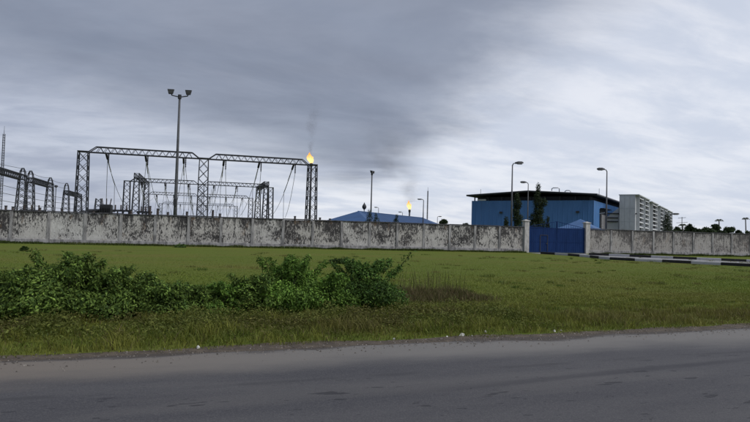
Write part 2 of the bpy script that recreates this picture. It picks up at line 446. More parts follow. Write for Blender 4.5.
# ---------------------------------------------------------------- boundary wall and gate
WY, WH, BAY = 60.0, 2.72, 3.0
XG0, XG1 = on_y(526, 240, WY).x, on_y(587, 240, WY).x      # centres of the two gate pillars
WH = on_y(100, 213.0, WY).z
print('wall height', WH, 'gate', XG0, XG1)
pan = MB(); pan.box(-BAY / 2 + 0.13, BAY / 2 - 0.13, 0, 0.15, 0.42, WH - 0.08)
plin = MB(); plin.box(-BAY / 2 + 0.13, BAY / 2 - 0.13, -0.05, 0.18, -0.05, 0.417, 0.03)
cop = MB(); cop.box(-BAY / 2 + 0.003, BAY / 2 - 0.003, -0.07, 0.22, WH - 0.077, WH + 0.03, 0.025)
pier = MB(); pier.box(-0.13, 0.13, -0.075, 0.225, -0.05, WH - 0.08)
protos = {}
def wall_run(name, label, x_start, n, sgn):
    root = empty(name, (x_start, WY, 0)); tag(root, label, 'wall', 'compound boundary walls')
    for i in range(n):
        for nm, mb, m, xc in (('wall_panel', pan, 'wall_paint', (i + 0.5) * BAY), ('plinth', plin, 'wall_concrete', (i + 0.5) * BAY),
                              ('coping', cop, 'coping', (i + 0.5) * BAY), ('pier', pier, 'wall_concrete', (i + 1.0) * BAY)):
            if nm not in protos: o = mb.build(nm, m, root); protos[nm] = o
            else: o = protos[nm].copy(); col.objects.link(o); o.parent = root
            o.location = (sgn * xc, 0.012 * math.sin(i * 2.7), 0.02 * math.sin(i * 1.9 + sgn) if nm in ('coping',) else 0.0)
    return root
wall_run('boundary_wall', 'long concrete panel wall with flaking whitewash in front of the substation, left of the gate', XG0 - 0.32, 24, -1)
wall_run('boundary_wall', 'browner stained concrete panel wall running right from the blue gate', XG1 + 0.32, 17, 1)
for xg, lab in ((XG0, 'pale gate pillar at the left edge of the blue gate'), (XG1, 'pale gate pillar at the right edge of the blue gate')):
    root = empty('gate_pillar', (xg, WY, 0)); tag(root, lab, 'pillar', 'gate pillars')
    m = MB(); m.box(-0.28, 0.28, -0.2, 0.36, -0.05, WH + 0.62); m.build('shaft', 'pillar_white', root)
    m = MB(); m.box(-0.36, 0.36, -0.28, 0.44, WH + 0.622, WH + 0.72, 0.02)
    m.add([(-0.3, -0.22, WH + 0.722), (0.3, -0.22, WH + 0.722), (0.3, 0.38, WH + 0.722), (-0.3, 0.38, WH + 0.722), (0, 0.08, WH + 0.84)],
          [(0, 1, 4), (1, 2, 4), (2, 3, 4), (3, 0, 4), (3, 2, 1, 0)])
    m.build('cap', 'pillar_white', root)
gw = XG1 - XG0 - 0.56; gx0 = XG0 + 0.28; GH = WH - 0.02
for side, lab in ((0, 'left leaf of the blue steel gate with a wicket door'), (1, 'right leaf of the blue steel gate')):
    root = empty('gate_leaf', (gx0 + side * gw / 2, WY + 0.05, 0)); tag(root, lab, 'gate', 'blue gate leaves')
    L = gw / 2 - 0.03
    m = MB()
    m.box(0.0, 0.08, -0.03, 0.03, 0.06, GH + (0.0 if not side else 0.75)); m.box(L - 0.08, L, -0.03, 0.03, 0.06, GH + (0.75 if not side else 0.0))
    for z in (0.06, 1.25, GH - 0.09): m.box(0.083, L - 0.083, -0.035, 0.025, z, z + 0.09)
    m.build('frame', 'gate_blue', root)
    nS = 12; sw = (L - 0.17) / nS
    sheet = MB(); sheet.add([(0, 0.0, 0.155), (sw * 0.2, -0.014, 0.155), (sw * 0.8, -0.014, 0.155), (sw, 0.0, 0.155),
                             (0, 0.0, GH - 0.095), (sw * 0.2, -0.014, GH - 0.095), (sw * 0.8, -0.014, GH - 0.095), (sw, 0.0, GH - 0.095)],
                            [(0, 1, 5, 4), (1, 2, 6, 5), (2, 3, 7, 6)])
    s0 = sheet.build('rib_sheet', 'gate_blue', root); s0.location = (0.085, 0.0, 0)
    for k in range(1, nS):
        o = s0.copy(); col.objects.link(o); o.parent = root; o.location = (0.085 + k * sw, 0, 0)
    m = MB(); a, bz = (0.0, L - 0.04) if not side else (L, 0.04)
    m.bar((a, -0.0, GH + 0.06), (bz, 0.0, GH + 0.72), 0.05); m.bar((a, 0, GH + 0.03), ((a + bz) / 2, 0, GH + 0.08), 0.04)
    for k in range(1, 12):
        fx = k / 12; m.bar((a + (bz - a) * fx, 0, GH), (a + (bz - a) * fx, 0, GH + 0.08 + 0.64 * fx), 0.022)
    m.build('spike_rail', 'gate_blue', root)
    if not side:
        m = MB(); x0 = L * 0.42; x1 = L * 0.42 + 0.95
        for x in (x0, x1): m.box(x - 0.03, x + 0.03, -0.06, -0.033, 0.16, 2.05)
        m.box(x0 + 0.033, x1 - 0.033, -0.06, -0.033, 1.99, 2.05); wk = m.build('wicket_frame', 'dark_metal', root)
        m = MB(); m.box(x1 - 0.18, x1 - 0.07, -0.09, -0.062, 1.0, 1.14); m.build('lock_box', 'dark_metal', wk)

# ---------------------------------------------------------------- driveway with painted kerbs
near_px = [(541, 253.9), (557, 254.9), (575, 256.2), (590, 257.6), (609, 259.7), (640, 261.3), (700, 264.1), (750, 266.7), (800, 269.2), (860, 272.5)]
far_px = [(589, 255.0), (610, 255.9), (640, 257.2), (680, 259.0), (728, 261.0), (780, 263.4), (860, 267.2)]
near = [ground(*p) for p in near_px]; farp = [ground(*p) for p in far_px]
dm = MB(); fe = [Vector((XG1 - 0.3, WY - 0.02, 0))] + farp; ne = [Vector((XG0 + 0.3, WY - 0.02, 0))] + near
def resample(pl, n=None, step=None):
    seg = [0.0]
    for a, b in zip(pl, pl[1:]): seg.append(seg[-1] + (b - a).length)
    n = n or max(2, int(round(seg[-1] / step)) + 1); out = []
    for k in range(n):
        s = seg[-1] * k / (n - 1); i = min(max(0, next((j for j in range(1, len(seg)) if seg[j] >= s - 1e-9), len(seg) - 1) - 1), len(pl) - 2)
        tt = (s - seg[i]) / max(1e-9, seg[i + 1] - seg[i]); out.append(pl[i].lerp(pl[i + 1], tt))
    return out
A, B = resample(ne, 40), resample(fe, 40)
dm.add([(p.x, p.y, 0.006) for p in A] + [(p.x, p.y, 0.006) for p in B], [(i, i + 1, 41 + i, 40 + i) for i in range(39)])
dm.build('driveway', 'drive_concrete'); tag(bpy.data.objects['driveway'], kind='structure')
def kerb(name, pl, step, first):
    root = empty(name, (0, 0, 0)); tag(root, kind='structure')
    pts = resample(pl, step=step)
    for i, (a, b) in enumerate(zip(pts, pts[1:])):
        d = (b - a).normalized(); nn = Vector((-d.y, d.x, 0)) * 0.09
        a2, b2 = a + d * 0.012, b - d * 0.012
        m = MB(); vs_ = []
        for z, k in ((-0.02, 1.0), (0.19, 1.0), (0.23, 0.7)):
            vs_ += [(p.x + s * nn.x * k, p.y + s * nn.y * k, z) for p, s in ((a2, -1), (b2, -1), (b2, 1), (a2, 1))]
        fs_ = [(8, 9, 10, 11)]
        for k in (0, 4):
            for j in range(4): fs_.append((k + j, k + (j + 1) % 4, k + 4 + (j + 1) % 4, k + 4 + j))
        m.add(vs_, fs_); m.build('kerb_stone', 'kerb_black' if (i + first) % 2 == 0 else 'kerb_white', root)
kerb('kerb', near, 2.15, 0)
kerb('kerb', farp, 2.15, 0)

# ---------------------------------------------------------------- substation steelwork
YG = 110.0
gx_l, gx_m, gx_r = on_y(82.5, 152, YG), on_y(204, 159.5, YG), on_y(311.5, 165, YG)
print('gantry', gx_l, gx_m, gx_r)
GZ = (gx_l.z + gx_m.z + gx_r.z) / 3; GS = (gx_r.x - gx_l.x) / 2; GX = gx_m.x
def lattice_col(m, cx, cy, h, w0, w1, n=9, leg=0.2, br=0.09, z0=0.0):
    def wz(z): return (w0 + (w1 - w0) * (z - z0) / (h - z0)) / 2
    C4 = ((-1, -1), (1, -1), (1, 1), (-1, 1))
    for sx, sy in C4: m.bar((cx + sx * wz(z0), cy + sy * wz(z0), z0), (cx + sx * wz(h), cy + sy * wz(h), h), leg)
    zs = [z0 + (h - z0) * k / n for k in range(n + 1)]
    for za, zb in zip(zs, zs[1:]):
        for k in range(4):
            (ax, ay), (bx, by) = C4[k], C4[(k + 1) % 4]; wa, wb = wz(za), wz(zb)
            m.bar((cx + ax * wa, cy + ay * wa, za), (cx + bx * wb, cy + by * wb, zb), br)
            m.bar((cx + bx * wa, cy + by * wa, za), (cx + ax * wb, cy + ay * wb, zb), br)
    return m
def lattice_beam(m, a, b, wd, dp, n, ch=0.17, br=0.085, taper=1.0):
    """truss from a to b (points on its lower centre line); the upper chord is shorter by taper at both ends"""
    a, b = Vector(a), Vector(b); d = (b - a).normalized(); s = d.cross(Vector((0, 0, 1))).normalized() * (wd / 2); z = Vector((0, 0, dp))
    ta, tb = a + d * taper + z, b - d * taper + z
    for k in (-1, 1):
        m.bar(a + s * k, b + s * k, ch); m.bar(ta + s * k, tb + s * k, ch); m.bar(a + s * k, ta + s * k, ch); m.bar(b + s * k, tb + s * k, ch)
        for i in range(n):
            p0, p1 = ta.lerp(tb, i / n) - z, ta.lerp(tb, (i + 1) / n) - z; pm = ta.lerp(tb, (i + 0.5) / n)
            m.bar(p0 + s * k, pm + s * k, br); m.bar(pm + s * k, p1 + s * k, br)
    for i in range(n + 1):
        p = ta.lerp(tb, i / n); m.bar(p - s, p + s, br); m.bar(p - z - s, p - z + s, br)
    return m
def disc_string(m, a, b, r=0.14, n=10, core=0.05):
    a, b = Vector(a), Vector(b); pts, rad = [], []
    for i in range(n):
        for t_, rr in ((0.0, core), (0.25, r), (0.55, r * 0.9), (0.6, core)):
            pts.append(a.lerp(b, (i + t_) / n)); rad.append(rr)
    pts.append(b); rad.append(core); m.tube(pts, rad, 6); return m
def sag(a, b, s, n=10):
    a, b = Vector(a), Vector(b)
    return [a.lerp(b, k / n) - Vector((0, 0, s * 4 * (k / n) * (1 - k / n))) for k in range(n + 1)]

colm = lattice_col(MB(), 0, 0, GZ, 1.95, 1.5, 8, 0.17, 0.07)
colm.box(-0.85, 0.85, -0.85, 0.85, GZ + 0.002, GZ + 0.16)
gantry = empty('steel_gantry', (GX, YG, 0))
for k in (-1, 0, 1):
    o = colm.build('lattice_column', 'steel_lattice', gantry) if k == -1 else o.copy()
    if k != -1: col.objects.link(o); o.parent = gantry
    o.location = (k * GS, 0, 0)
for k in (-1, 0):
    x0, x1 = k * GS + 0.75, (k + 1) * GS - 0.75
    lattice_beam(MB(), (x0, 0, GZ + 0.02), (x1, 0, GZ + 0.02), 1.1, 0.95, 14, 0.14, 0.07, taper=1.25).build('lattice_beam', 'steel_lattice', gantry)
    for fr in (0.15, 0.5, 0.85):
        x = x0 + (x1 - x0) * fr; a = Vector((x, 0.2, GZ)); e = Vector((x, 12.5, GZ - 4.4)); d = (e - a)
        i1 = a + d * 0.17
        disc_string(MB(), a, i1, 0.2, 11, 0.11).build('insulator_string', 'insulator_dark', gantry)
        i2 = a + d * 0.55 - Vector((0, 0, 0.12))
        disc_string(MB(), i1, i2, 0.12, 8, 0.05).build('polymer_insulator', 'pale_porcelain', gantry)
        m = MB(); m.tube(sag(i2, e, 0.1, 6), 0.045, 5); m.tube([e, e + Vector((0.1, 0.3, -6.0))], 0.045, 5); m.build('dropper_wire', 'wire', gantry)
        for sx in (-1, 1):
            m = MB(); m.tube(sag(a + Vector((0.35, 0.5, -1.6)) if sx > 0 else i1, (x + sx * 1.9, 20 + 3 * sx, 4.6), 1.3, 10), 0.04, 4); m.build('jumper_wire', 'wire', gantry)
        disc_string(MB(), a + Vector((0.35, 0.5, 0)), a + Vector((0.35, 0.5, -1.6)), 0.15, 8, 0.08).build('hanging_insulator', 'insulator_dark', gantry)
tag(gantry, 'tall dark lattice gantry nearest the whitewashed wall, largest of the four in line', 'gantry', 'switchyard gantries in line')
for ratio, lab in ((1.6, 'second lattice gantry seen just behind the largest one'), (2.2, 'third lattice gantry, showing low under the second one'), (3.05, 'farthest and smallest lattice gantry in the switchyard row')):
    g2 = copy_tree(gantry); g2.location = (GX, YG * ratio, 0); g2['label'] = lab
# overhead conductors between the rows
for k, (x, lab) in enumerate(((-0.85, 'far left'), (-0.5, 'left'), (-0.15, 'inner left'), (0.15, 'inner right'), (0.5, 'right'), (0.85, 'far right'))):
    m = MB()
    for ya, yb in ((1.6, 2.2), (2.2, 3.05)):
        m.tube(sag((GX + x * GS, YG * ya, GZ - 1.2), (GX + x * GS, YG * yb, GZ - 0.4), 3.0, 14), 0.05, 4)
    o = m.build('overhead_conductor', 'wire'); tag(o, 'thin sagging wire strung between the rear gantries, %s of six' % lab, 'wire', 'wires between the rear gantries')

# left bus structure: peaked lattice towers along a line away from the road
TP = 15.5
def tower_y(px, py, z):
    d = ray(px, py); t_ = (z - CAM_H) / d.z; return CPOS + d * t_
t1 = tower_y(23, 168, TP); BX = t1.x
ys = [t1.y]
for px in (29.5, 49.5, 66, 79):
    d = ray(px, 200); ys.append(BX / d.x * d.y)
print('bus', BX, ys, [GX, GZ, GS])
BZ = CAM_H + 0.78 * (TP - CAM_H)
def peak_tower(m, peak=True):
    lattice_col(m, 0, 0, BZ, 2.7, 1.5, 8, 0.22, 0.1)
    if peak:
        for sx, sy in ((-1, -1), (1, -1), (1, 1), (-1, 1)):
            m.bar((sx * 0.75, sy * 0.75, BZ), (sx * 0.5, sy * 0.5, TP - 0.9), 0.18); m.bar((sx * 0.5, sy * 0.5, TP - 0.9), (sx * 0.14, sy * 0.14, TP), 0.18)
            m.bar((sx * 0.5, sy * 0.5, TP - 0.9), (-sx * 0.5 if sx == sy else sx * 0.5, sy * 0.5 if sx == sy else -sy * 0.5, TP - 0.9), 0.1)
    return m
labs = ['peaked lattice tower at the far left carrying the long beam', 'peaked lattice tower close behind the first at far left', 'middle peaked lattice tower of the left row', 'small peaked lattice tower just left of the big gantry', 'flat-topped lattice tower half hidden behind the left gantry column']
for i, y in enumerate(ys):
    root = empty('lattice_tower', (BX, y, 0)); tag(root, labs[i], 'tower', 'left row of lattice towers')
    peak_tower(MB(), i < 4).build('frame', 'steel_lattice', root)
    m = MB(); m.box(-1.5, 1.5, -1.5, 1.5, -0.05, 0.3, 0.05); m.build('footing', 'concrete_pier', root)
def bus_beam(ya, yb, z, lab):
    o = lattice_beam(MB(), (BX, ya, z), (BX, yb, z), 1.5, 1.15, max(6, int((yb - ya) / 1.6)), 0.22, 0.11, 0.3).build('bus_beam', 'steel_lattice'); tag(o, lab, 'beam', 'beams of the left tower row')
bus_beam(ys[0] - 55, ys[0] + 0.7, BZ + 0.05, 'long dark lattice beam entering from the left picture edge')
bus_beam(ys[1] - 0.7, ys[2] + 0.7, BZ + 0.05, 'dark lattice beam between the second and the middle peaked towers')
bus_beam(ys[3] - 0.7, ys[4] + 0.9, BZ - 0.65, 'short lattice beam right of the small peaked tower')
for k, (dx_, dz_, lab) in enumerate(((-0.5, 0, 'upper'), (0.5, -1.6, 'lower'))):
    m = MB(); m.tube(sag((BX + dx_, ys[0] - 85, TP + 0.6 + dz_), (BX + dx_, ys[0], TP - 0.1 + dz_), 1.2), 0.05, 4)
    for a, b in zip(ys[:4], ys[1:4]): m.tube(sag((BX + dx_, a, TP - 0.1 + dz_), (BX + dx_, b, TP - 0.1 + dz_), 0.5, 8), 0.05, 4)
    o = m.build('shield_wire', 'wire'); tag(o, '%s thin wire running along the tops of the peaked towers' % lab, 'wire', 'wires along the left tower row')
for k, z in enumerate((10.2, 8.6, 7.0)):
    m = MB(); m.tube(sag((BX + 3, ys[0] - 70, z + 0.4), (BX + 3, ys[3], z), 1.0, 16), 0.055, 4)
    o = m.build('bus_conductor', 'wire'); tag(o, 'thin low conductor passing left row of towers, %s of three' % ('top', 'middle', 'bottom')[k], 'wire', 'low conductors by the left tower row')

# two cross gantries seen end-on
for pxa, pya, pxb, lab in ((137, 173.0, 146, 'end-on lattice gantry with dark beam beside the left column of the second gantry'), (266.5, 181.5, 258, 'end-on lattice gantry with dark beam near the right column of the second gantry')):
    p = on_y(pxa, pya, YG * 1.58); d = ray(pxb, 200); yb = p.x / d.x * d.y
    root = empty('cross_gantry', (p.x, p.y, 0)); tag(root, lab, 'gantry', 'end-on cross gantries')
    zt = p.z - 1.2
    for y in (0, yb - p.y): lattice_col(MB(), 0, y, zt, 2.2, 1.2, 9, 0.2, 0.09).build('lattice_column', 'steel_lattice', root)
    lattice_beam(MB(), (0, -1.2, zt + 0.1), (0, yb - p.y + 1.2, zt + 0.1), 1.2, 1.0, 12, 0.17, 0.09, 0.4).build('lattice_beam', 'steel_lattice', root)
    for fr in (0.25, 0.55, 0.85): disc_string(MB(), (0, (yb - p.y) * fr, zt + 0.1), (0.1, (yb - p.y) * fr, zt - 1.7), 0.18, 9, 0.1).build('insulator_string', 'insulator_dark', root)

# floodlight masts
def flood_mast(px, py, depth, head, arm, r0, r1, lab, turn=0.0):
    b, h = base_at(px, py, depth); root = empty('floodlight_mast', b, turn); tag(root, lab, 'light mast', 'floodlight masts')
    m = MB(); m.tube([(0, 0, -0.05), (0, 0, h * 0.33), (0, 0, h * 0.66), (0, 0, h)], [r0, r0 * 0.8, r0 * 0.62, r1], 12); pole = m.build('pole', 'steel_mast', root, True)
    m = MB(); m.box(-0.2, 0.2, -r0 - 0.26, -r0 * 0.7, 4.9, 5.9); m.build('control_box', 'dark_metal', pole)
    m = MB()
    for s in (-1, 1): m.bar((0, 0, h - 0.1), (s * arm, 0, h + 0.12), 0.13); m.bar((s * arm, 0, h + 0.12), (s * arm, 0, h + 0.45), 0.13)
    m.tube([(0, 0, h - 0.35), (0, 0, h + 0.25)], r1 * 1.7, 10); m.build('crossarm', 'dark_metal', root)
    for s in (-1, 1):
        m = MB(); c = Vector((s * (arm + 0.1), -0.1, h + 0.62)); k = head
        m.add([c + Vector(v) * k for v in ((-.55, -.42, .38), (.55, -.42, .38), (.55, .42, .52), (-.55, .42, .52), (-.34, -.3, -.5), (.34, -.3, -.5), (.34, .22, -.42), (-.34, .22, -.42))],
              [(0, 1, 2, 3), (7, 6, 5, 4), (0, 4, 5, 1), (1, 5, 6, 2), (2, 6, 7, 3), (3, 7, 4, 0)])
        o = m.build('floodlight', 'dark_metal', root)
        m = MB(); m.add([c + Vector(v) * k for v in ((-.47, -.44, .28), (.47, -.44, .28), (.3, -.345, -.36), (-.3, -.345, -.36))], [(0, 3, 2, 1)]); m.build('lens', 'lamp_grey', o)
    return root
flood_mast(179.7, 96.5, 88, 0.8, 1.15, 0.3, 0.15, 'tall twin-headed floodlight mast crossing the nearest gantry beam', R(-10))
flood_mast(372, 174, 195, 0.9, 0.5, 0.33, 0.2, 'twin-headed floodlight mast standing left of the blue hipped roof', R(50))

def street_lamp(px, py, depth, dirpx, lab, head_l=1.0, r=0.085):
    b, h = base_at(px, py, depth); root = empty('street_lamp', b, R(-YAW)); tag(root, lab, 'street lamp', 'street lamps behind the wall')
    s = dirpx
    m = MB(); m.tube([(0, 0, -0.05), (0, 0, h * 0.5), (0, 0, h - 0.25)], [r * 1.5, r * 1.2, r * 0.8], 8)
    m.tube([(0, 0, h - 0.3), (s * 0.12, 0, h - 0.06), (s * 0.5, 0, h)], [r * 0.8, r * 0.7, r * 0.6], 6); m.build('pole', 'steel_mast', root, True)
    m = MB(); x0, x1 = s * 0.3, s * (0.3 + head_l)
    vs_ = []
    for x, wd, z0, z1 in ((x0, 0.1, -0.08, 0.1), (x0 + (x1 - x0) * 0.35, 0.22, -0.1, 0.2), (x0 + (x1 - x0) * 0.8, 0.2, -0.08, 0.2), (x1, 0.1, -0.02, 0.12)):
        vs_ += [(x, -wd, h + z0), (x, wd, h + z0), (x, wd * 0.8, h + z1), (x, -wd * 0.8, h + z1)]
    fs_ = [(0, 1, 2, 3), (15, 14, 13, 12)]
    for k in range(3):
        for j in range(4): fs_.append((4 * k + j, 4 * k + 4 + j, 4 * k + 4 + (j + 1) % 4, 4 * k + (j + 1) % 4))
    m.add(vs_, fs_); hd = m.build('lamp_head', 'lamp_grey', root)
    xm = sorted((x0 + (x1 - x0) * 0.3, x0 + (x1 - x0) * 0.85)); m = MB(); m.box(xm[0], xm[1], -0.14, 0.14, h - 0.15, h - 0.105); m.build('lens', 'lamp_glass', hd)
street_lamp(512.5, 163, 72, 1, 'street lamp with head to the right in front of the blue shed')
street_lamp(528.3, 182.5, 104, -1, 'street lamp with head to the left above the shed roof', 1.1)
street_lamp(607, 169.5, 78, -1, 'street lamp beside the louvred block, right of the blue shed', 1.0)
street_lamp(423.6, 199.5, 170, -1, 'distant street lamp right of the lower flare', 1.5, 0.13)
street_lamp(378.6, 207.5, 230, -1, 'small distant lamp just right of the floodlight mast by the blue roof', 1.4, 0.12)
street_lamp(402.5, 212.2, 240, -1, 'tiny distant lamp poking over the blue roof, left of the flare', 1.4, 0.12)
street_lamp(437.5, 216.5, 240, 1, 'tiny distant lamp above the right end of the blue hipped roof', 1.4, 0.12)
street_lamp(670, 214, 112, 1, 'street lamp behind the dark tree at the end of the louvred blocks', 1.4, 0.07)
b, h = base_at(364.3, 206.5, 150); root = empty('beacon_pole', b); tag(root, 'short pole with a round dark lantern over the left hip of the blue roof', 'pole')
m = MB(); m.tube([(0, 0, -0.05), (0, 0, h - 0.8)], 0.11, 8); m.build('pole', 'dark_metal', root)
m = MB(); m.tube([(0, 0, h - 0.8), (0, 0, h - 0.4), (0, 0, h), (0, 0, h + 0.35), (0, 0, h + 0.7), (0, 0, h + 1.0)], [0.15, 0.5, 0.55, 0.4, 0.16, 0.06], 10); m.build('lantern', 'dark_metal', root, True)
b, h = base_at(56, 187.5, 150); root = empty('beacon_pole', b); tag(root, 'thin pole with a small dark lamp between the middle and small peaked towers', 'pole')
m = MB(); m.tube([(0, 0, -0.05), (0, 0, h)], 0.09, 8); m.build('pole', 'dark_metal', root)
m = MB(); m.tube([(0, 0, h), (0, 0, h + 0.15), (0, 0, h + 0.5), (0, 0, h + 0.6)], [0.15, 0.42, 0.38, 0.1], 8); m.build('lantern', 'dark_metal', root)
# guyed radio masts
for px, py, dep, w_, lab in ((4.5, 126, 300, 1.1, 'tall thin lattice radio mast at the left picture edge'), (428, 187, 380, 0.55, 'thin radio mast standing right of the lower flare')):
    b, h = base_at(px, py, dep); root = empty('radio_mast', b); tag(root, lab, 'mast', 'radio masts')
    lattice_col(MB(), 0, 0, h * 0.92, w_, w_ * 0.75, 36, 0.12, 0.06).build('lattice', 'steel_lattice', root)
    m = MB(); m.tube([(0, 0, h * 0.92), (0, 0, h)], [0.12, 0.05], 6); m.build('antenna', 'steel_lattice', root)
# aerial with cross arms behind the right wall
b, h = base_at(682, 217, 140); root = empty('aerial_pole', b, R(-YAW)); tag(root, 'thin pole with several short cross arms behind the right wall', 'pole')
m = MB(); m.tube([(0, 0, -0.05), (0, 0, h)], 0.07, 6); m.build('pole', 'steel_mast', root)
for z, wd in ((0.2, 0.9), (1.3, 1.3), (2.4, 1.0)):
    m = MB(); m.bar((-wd, 0, h - z - 0.1), (wd, 0, h - z + 0.1), 0.09); m.build('cross_arm', 'steel_mast', root)

# switchyard equipment that shows over the wall
def post_insulator(px, py, depth, lab, fat=1.0):
    b, h = base_at(px, py, depth); root = empty('post_insulator', b); tag(root, lab, 'insulator', 'post insulators in the switchyard')
    m = MB(); m.box(-0.25, 0.25, -0.25, 0.25, -0.05, 0.25); lattice_col(m, 0, 0, h - 2.0, 0.5, 0.45, 4, 0.08, 0.05, 0.25); m.build('stand', 'steel_lattice', root)
    disc_string(MB(), (0, 0, h - 2.0), (0, 0, h - 0.2), 0.22 * fat, 9, 0.13 * fat).build('porcelain_stack', 'porcelain', root)
    m = MB(); m.box(-0.2, 0.2, -0.2, 0.2, h - 0.2, h); m.build('terminal', 'dark_metal', root)
pi_ = ((150.2, 206, 'between the end-on gantry and the floodlight mast'), (157.8, 208.5, 'just left of the floodlight mast'), (168, 212.0, 'beside the floodlight mast foot'), (187, 211.5, 'right of the floodlight mast foot'), (213, 210.0, 'right of the middle gantry column'), (220, 213.5, 'low, right of the middle gantry column'),
       (93.5, 210.0, 'right of the left gantry column'), (131, 209.5, 'left of the end-on gantry'), (40, 207.5, 'between the left peaked towers'), (13, 206.5, 'at the far left near the wall'), (6, 205.5, 'leftmost of all, by the picture edge'), (62, 208.5, 'beside the small peaked tower'),
       (320, 217.5, 'right of the last gantry column'), (330, 218.5, 'farther right of the last gantry column'), (295, 216.0, 'left of the last gantry column'))
for px, py, l in pi_: post_insulator(px, py, 104 if px < 240 else 118, 'small dark post insulator ' + l, 1.3)
b, h = base_at(106.5, 204, 108); root = empty('power_transformer', b); tag(root, 'black power transformer tank showing over the wall beside the left gantry column', 'transformer')
m = MB(); m.box(-0.95, 0.95, -1.2, 1.2, 0.3, h - 0.1, 0.12); m.build('tank', 'transformer_paint', root)
m = MB(); m.box(-1.1, 1.1, -1.4, 1.4, -0.05, 0.297); m.build('plinth', 'concrete_pier', root)
for k in range(7):
    m = MB(); m.box(-0.9 + k * 0.28, -0.82 + k * 0.28, -1.7, -1.203, 1.2, h - 0.6); m.build('radiator_fin', 'transformer_paint', root)
for x in (-0.6, 0.0, 0.6): disc_string(MB(), (x, 0, h - 0.1), (x * 1.3, 0, h + 1.0), 0.13, 6, 0.07).build('bushing', 'porcelain', root)
m = MB(); m.tube([(-3.0, 0.4, h - 1.4), (-0.9, 0.4, h - 1.3)], 0.4, 10); m.bar((-2.4, 0.4, 0), (-2.4, 0.4, h - 1.7), 0.15); m.build('conservator', 'transformer_paint', root)
b, h = base_at(98.5, 198.5, 150); root = empty('lattice_tower', b); tag(root, 'little lattice tower behind the black transformer', 'tower', 'left row of lattice towers')
lattice_col(MB(), 0, 0, h, 2.4, 1.1, 7, 0.16, 0.08).build('frame', 'steel_lattice', root)
m = MB(); m.bar((-4, 0, h - 3.3), (4.0, 0, h - 3.1), 0.35); m.build('crossarm', 'steel_lattice', root)
for px0, px1, py, dep, lab in ((111, 130, 209.5, 112, 'low dark bus support frame right of the transformer'), (137, 152, 211, 112, 'low dark bus support frame under the end-on gantry'), (20, 44, 209.5, 112, 'low dark bus support frame among the left towers')):
    a, h = base_at(px0, py, dep); c, _ = base_at(px1, py, dep); root = empty('bus_support', a, math.atan2(c.y - a.y, c.x - a.x)); tag(root, lab, 'bus support', 'low bus supports'); Lb = (c - a).length
    m = MB(); m.box(0, Lb, -0.15, 0.15, h - 0.35, h); m.build('top_rail', 'steel_lattice', root)
    for k in range(4):
        m = MB(); x = 0.2 + (Lb - 0.4) * k / 3; m.bar((x, 0, 0), (x, 0, h - 0.36), 0.2); m.build('leg', 'steel_lattice', root)
        if k < 3: disc_string(MB(), (x + 0.6, 0, h), (x + 0.6, 0, h + 0.9), 0.16, 5, 0.1).build('insulator', 'porcelain', root)

# ---------------------------------------------------------------- plant buildings (their grid is turned against the wall's)
AZ = R(47.6)
E1 = Vector((math.sin(AZ), math.cos(AZ), 0)); E2 = Vector((-math.cos(AZ), math.sin(AZ), 0))     # away, and leftwards along the fronts
def hit(px, origin, direc):                    # distance along a ground line where it passes the pixel column
    d = ray(px, 230); den = direc.x * d.y - direc.y * d.x
    return -(origin.x * d.y - origin.y * d.x) / den
C0, _ = base_at(593, 240, 112)
LF = hit(471.3, C0, E2); LS = 42.0
HW = at(593, 200.2, 112).z; HE = at(595, 194.2, 112).z
print('shed', LF, HW, HE)
RZ = math.atan2(E1.y, E1.x)                    # local x = E1 (away), local y = E2 (left along the front)
shed = empty('blue_shed', C0, RZ); tag(shed, 'large blue sheet-clad shed with a dark overhanging roof behind the gate', 'shed')
T = 0.25
def corr_wall(name, p0, p1, z0, z1, nrm, parent, m='sheet_blue', step=0.9):
    """ribbed cladding as a row of shallow trays"""
    p0, p1 = Vector(p0), Vector(p1); L = (p1 - p0).length; n = max(1, int(L / step)); nrm = Vector(nrm)
    mb = MB(); prof = []
    for k in range(n):
        for t_, o in ((0.0, 0.05), (0.12, 0.05), (0.18, 0.0), (0.94, 0.0)): prof.append((p0.lerp(p1, (k + t_) / n)) + nrm * o)
    prof.append(p1 + nrm * 0.05)
    for a, b in zip(prof, prof[1:]): mb.add([(a.x, a.y, z0), (b.x, b.y, z0), (b.x, b.y, z1), (a.x, a.y, z1)], [(0, 1, 2, 3), (3, 2, 1, 0)][:1])
    return mb.build(name, m, parent)
m = MB(); m.box(0.06, LS, 0.06, LF - 0.06, 0, HW - 0.1); m.build('wall_core', 'sheet_blue', shed)
corr_wall('front_cladding', (0, LF, 0), (0, 0, 0), 0, HW, (-1, 0, 0), shed)
corr_wall('side_cladding', (0, 0, 0), (LS, 0, 0), 0, HW, (0, -1, 0), shed)
m = MB(); m.box(0.9, LS - 0.9, 0.9, LF - 0.9, HW - 0.1, HE - 0.3); m.build('clerestory', 'roof_dark', shed)
for k in range(9):
    m = MB(); y = 0.5 + (LF - 1.0) * k / 8; m.box(0.25, 0.45, y - 0.1, y + 0.1, HW - 0.098, HE - 0.32); m.build('roof_post', 'dark_metal', shed)
OV = 1.15; rise = 0.75; th = 0.24
ym = LF / 2
prof = [(-OV * 0.7, HE), (ym, HE + rise), (LF + OV * 0.7, HE)]
m = MB(); x0, x1 = -OV, LS + OV
vs_ = [(x, y, z) for x in (x0, x1) for y, z in prof] + [(x, y, z - th) for x in (x0, x1) for y, z in prof]
m.add(vs_, [(0, 1, 4, 3), (1, 2, 5, 4), (6, 9, 10, 7), (7, 10, 11, 8), (0, 6, 7, 1), (1, 7, 8, 2), (3, 4, 10, 9), (4, 5, 11, 10), (0, 3, 9, 6), (2, 8, 11, 5)])
rf = m.build('roof', 'roof_dark', shed)
m = MB()
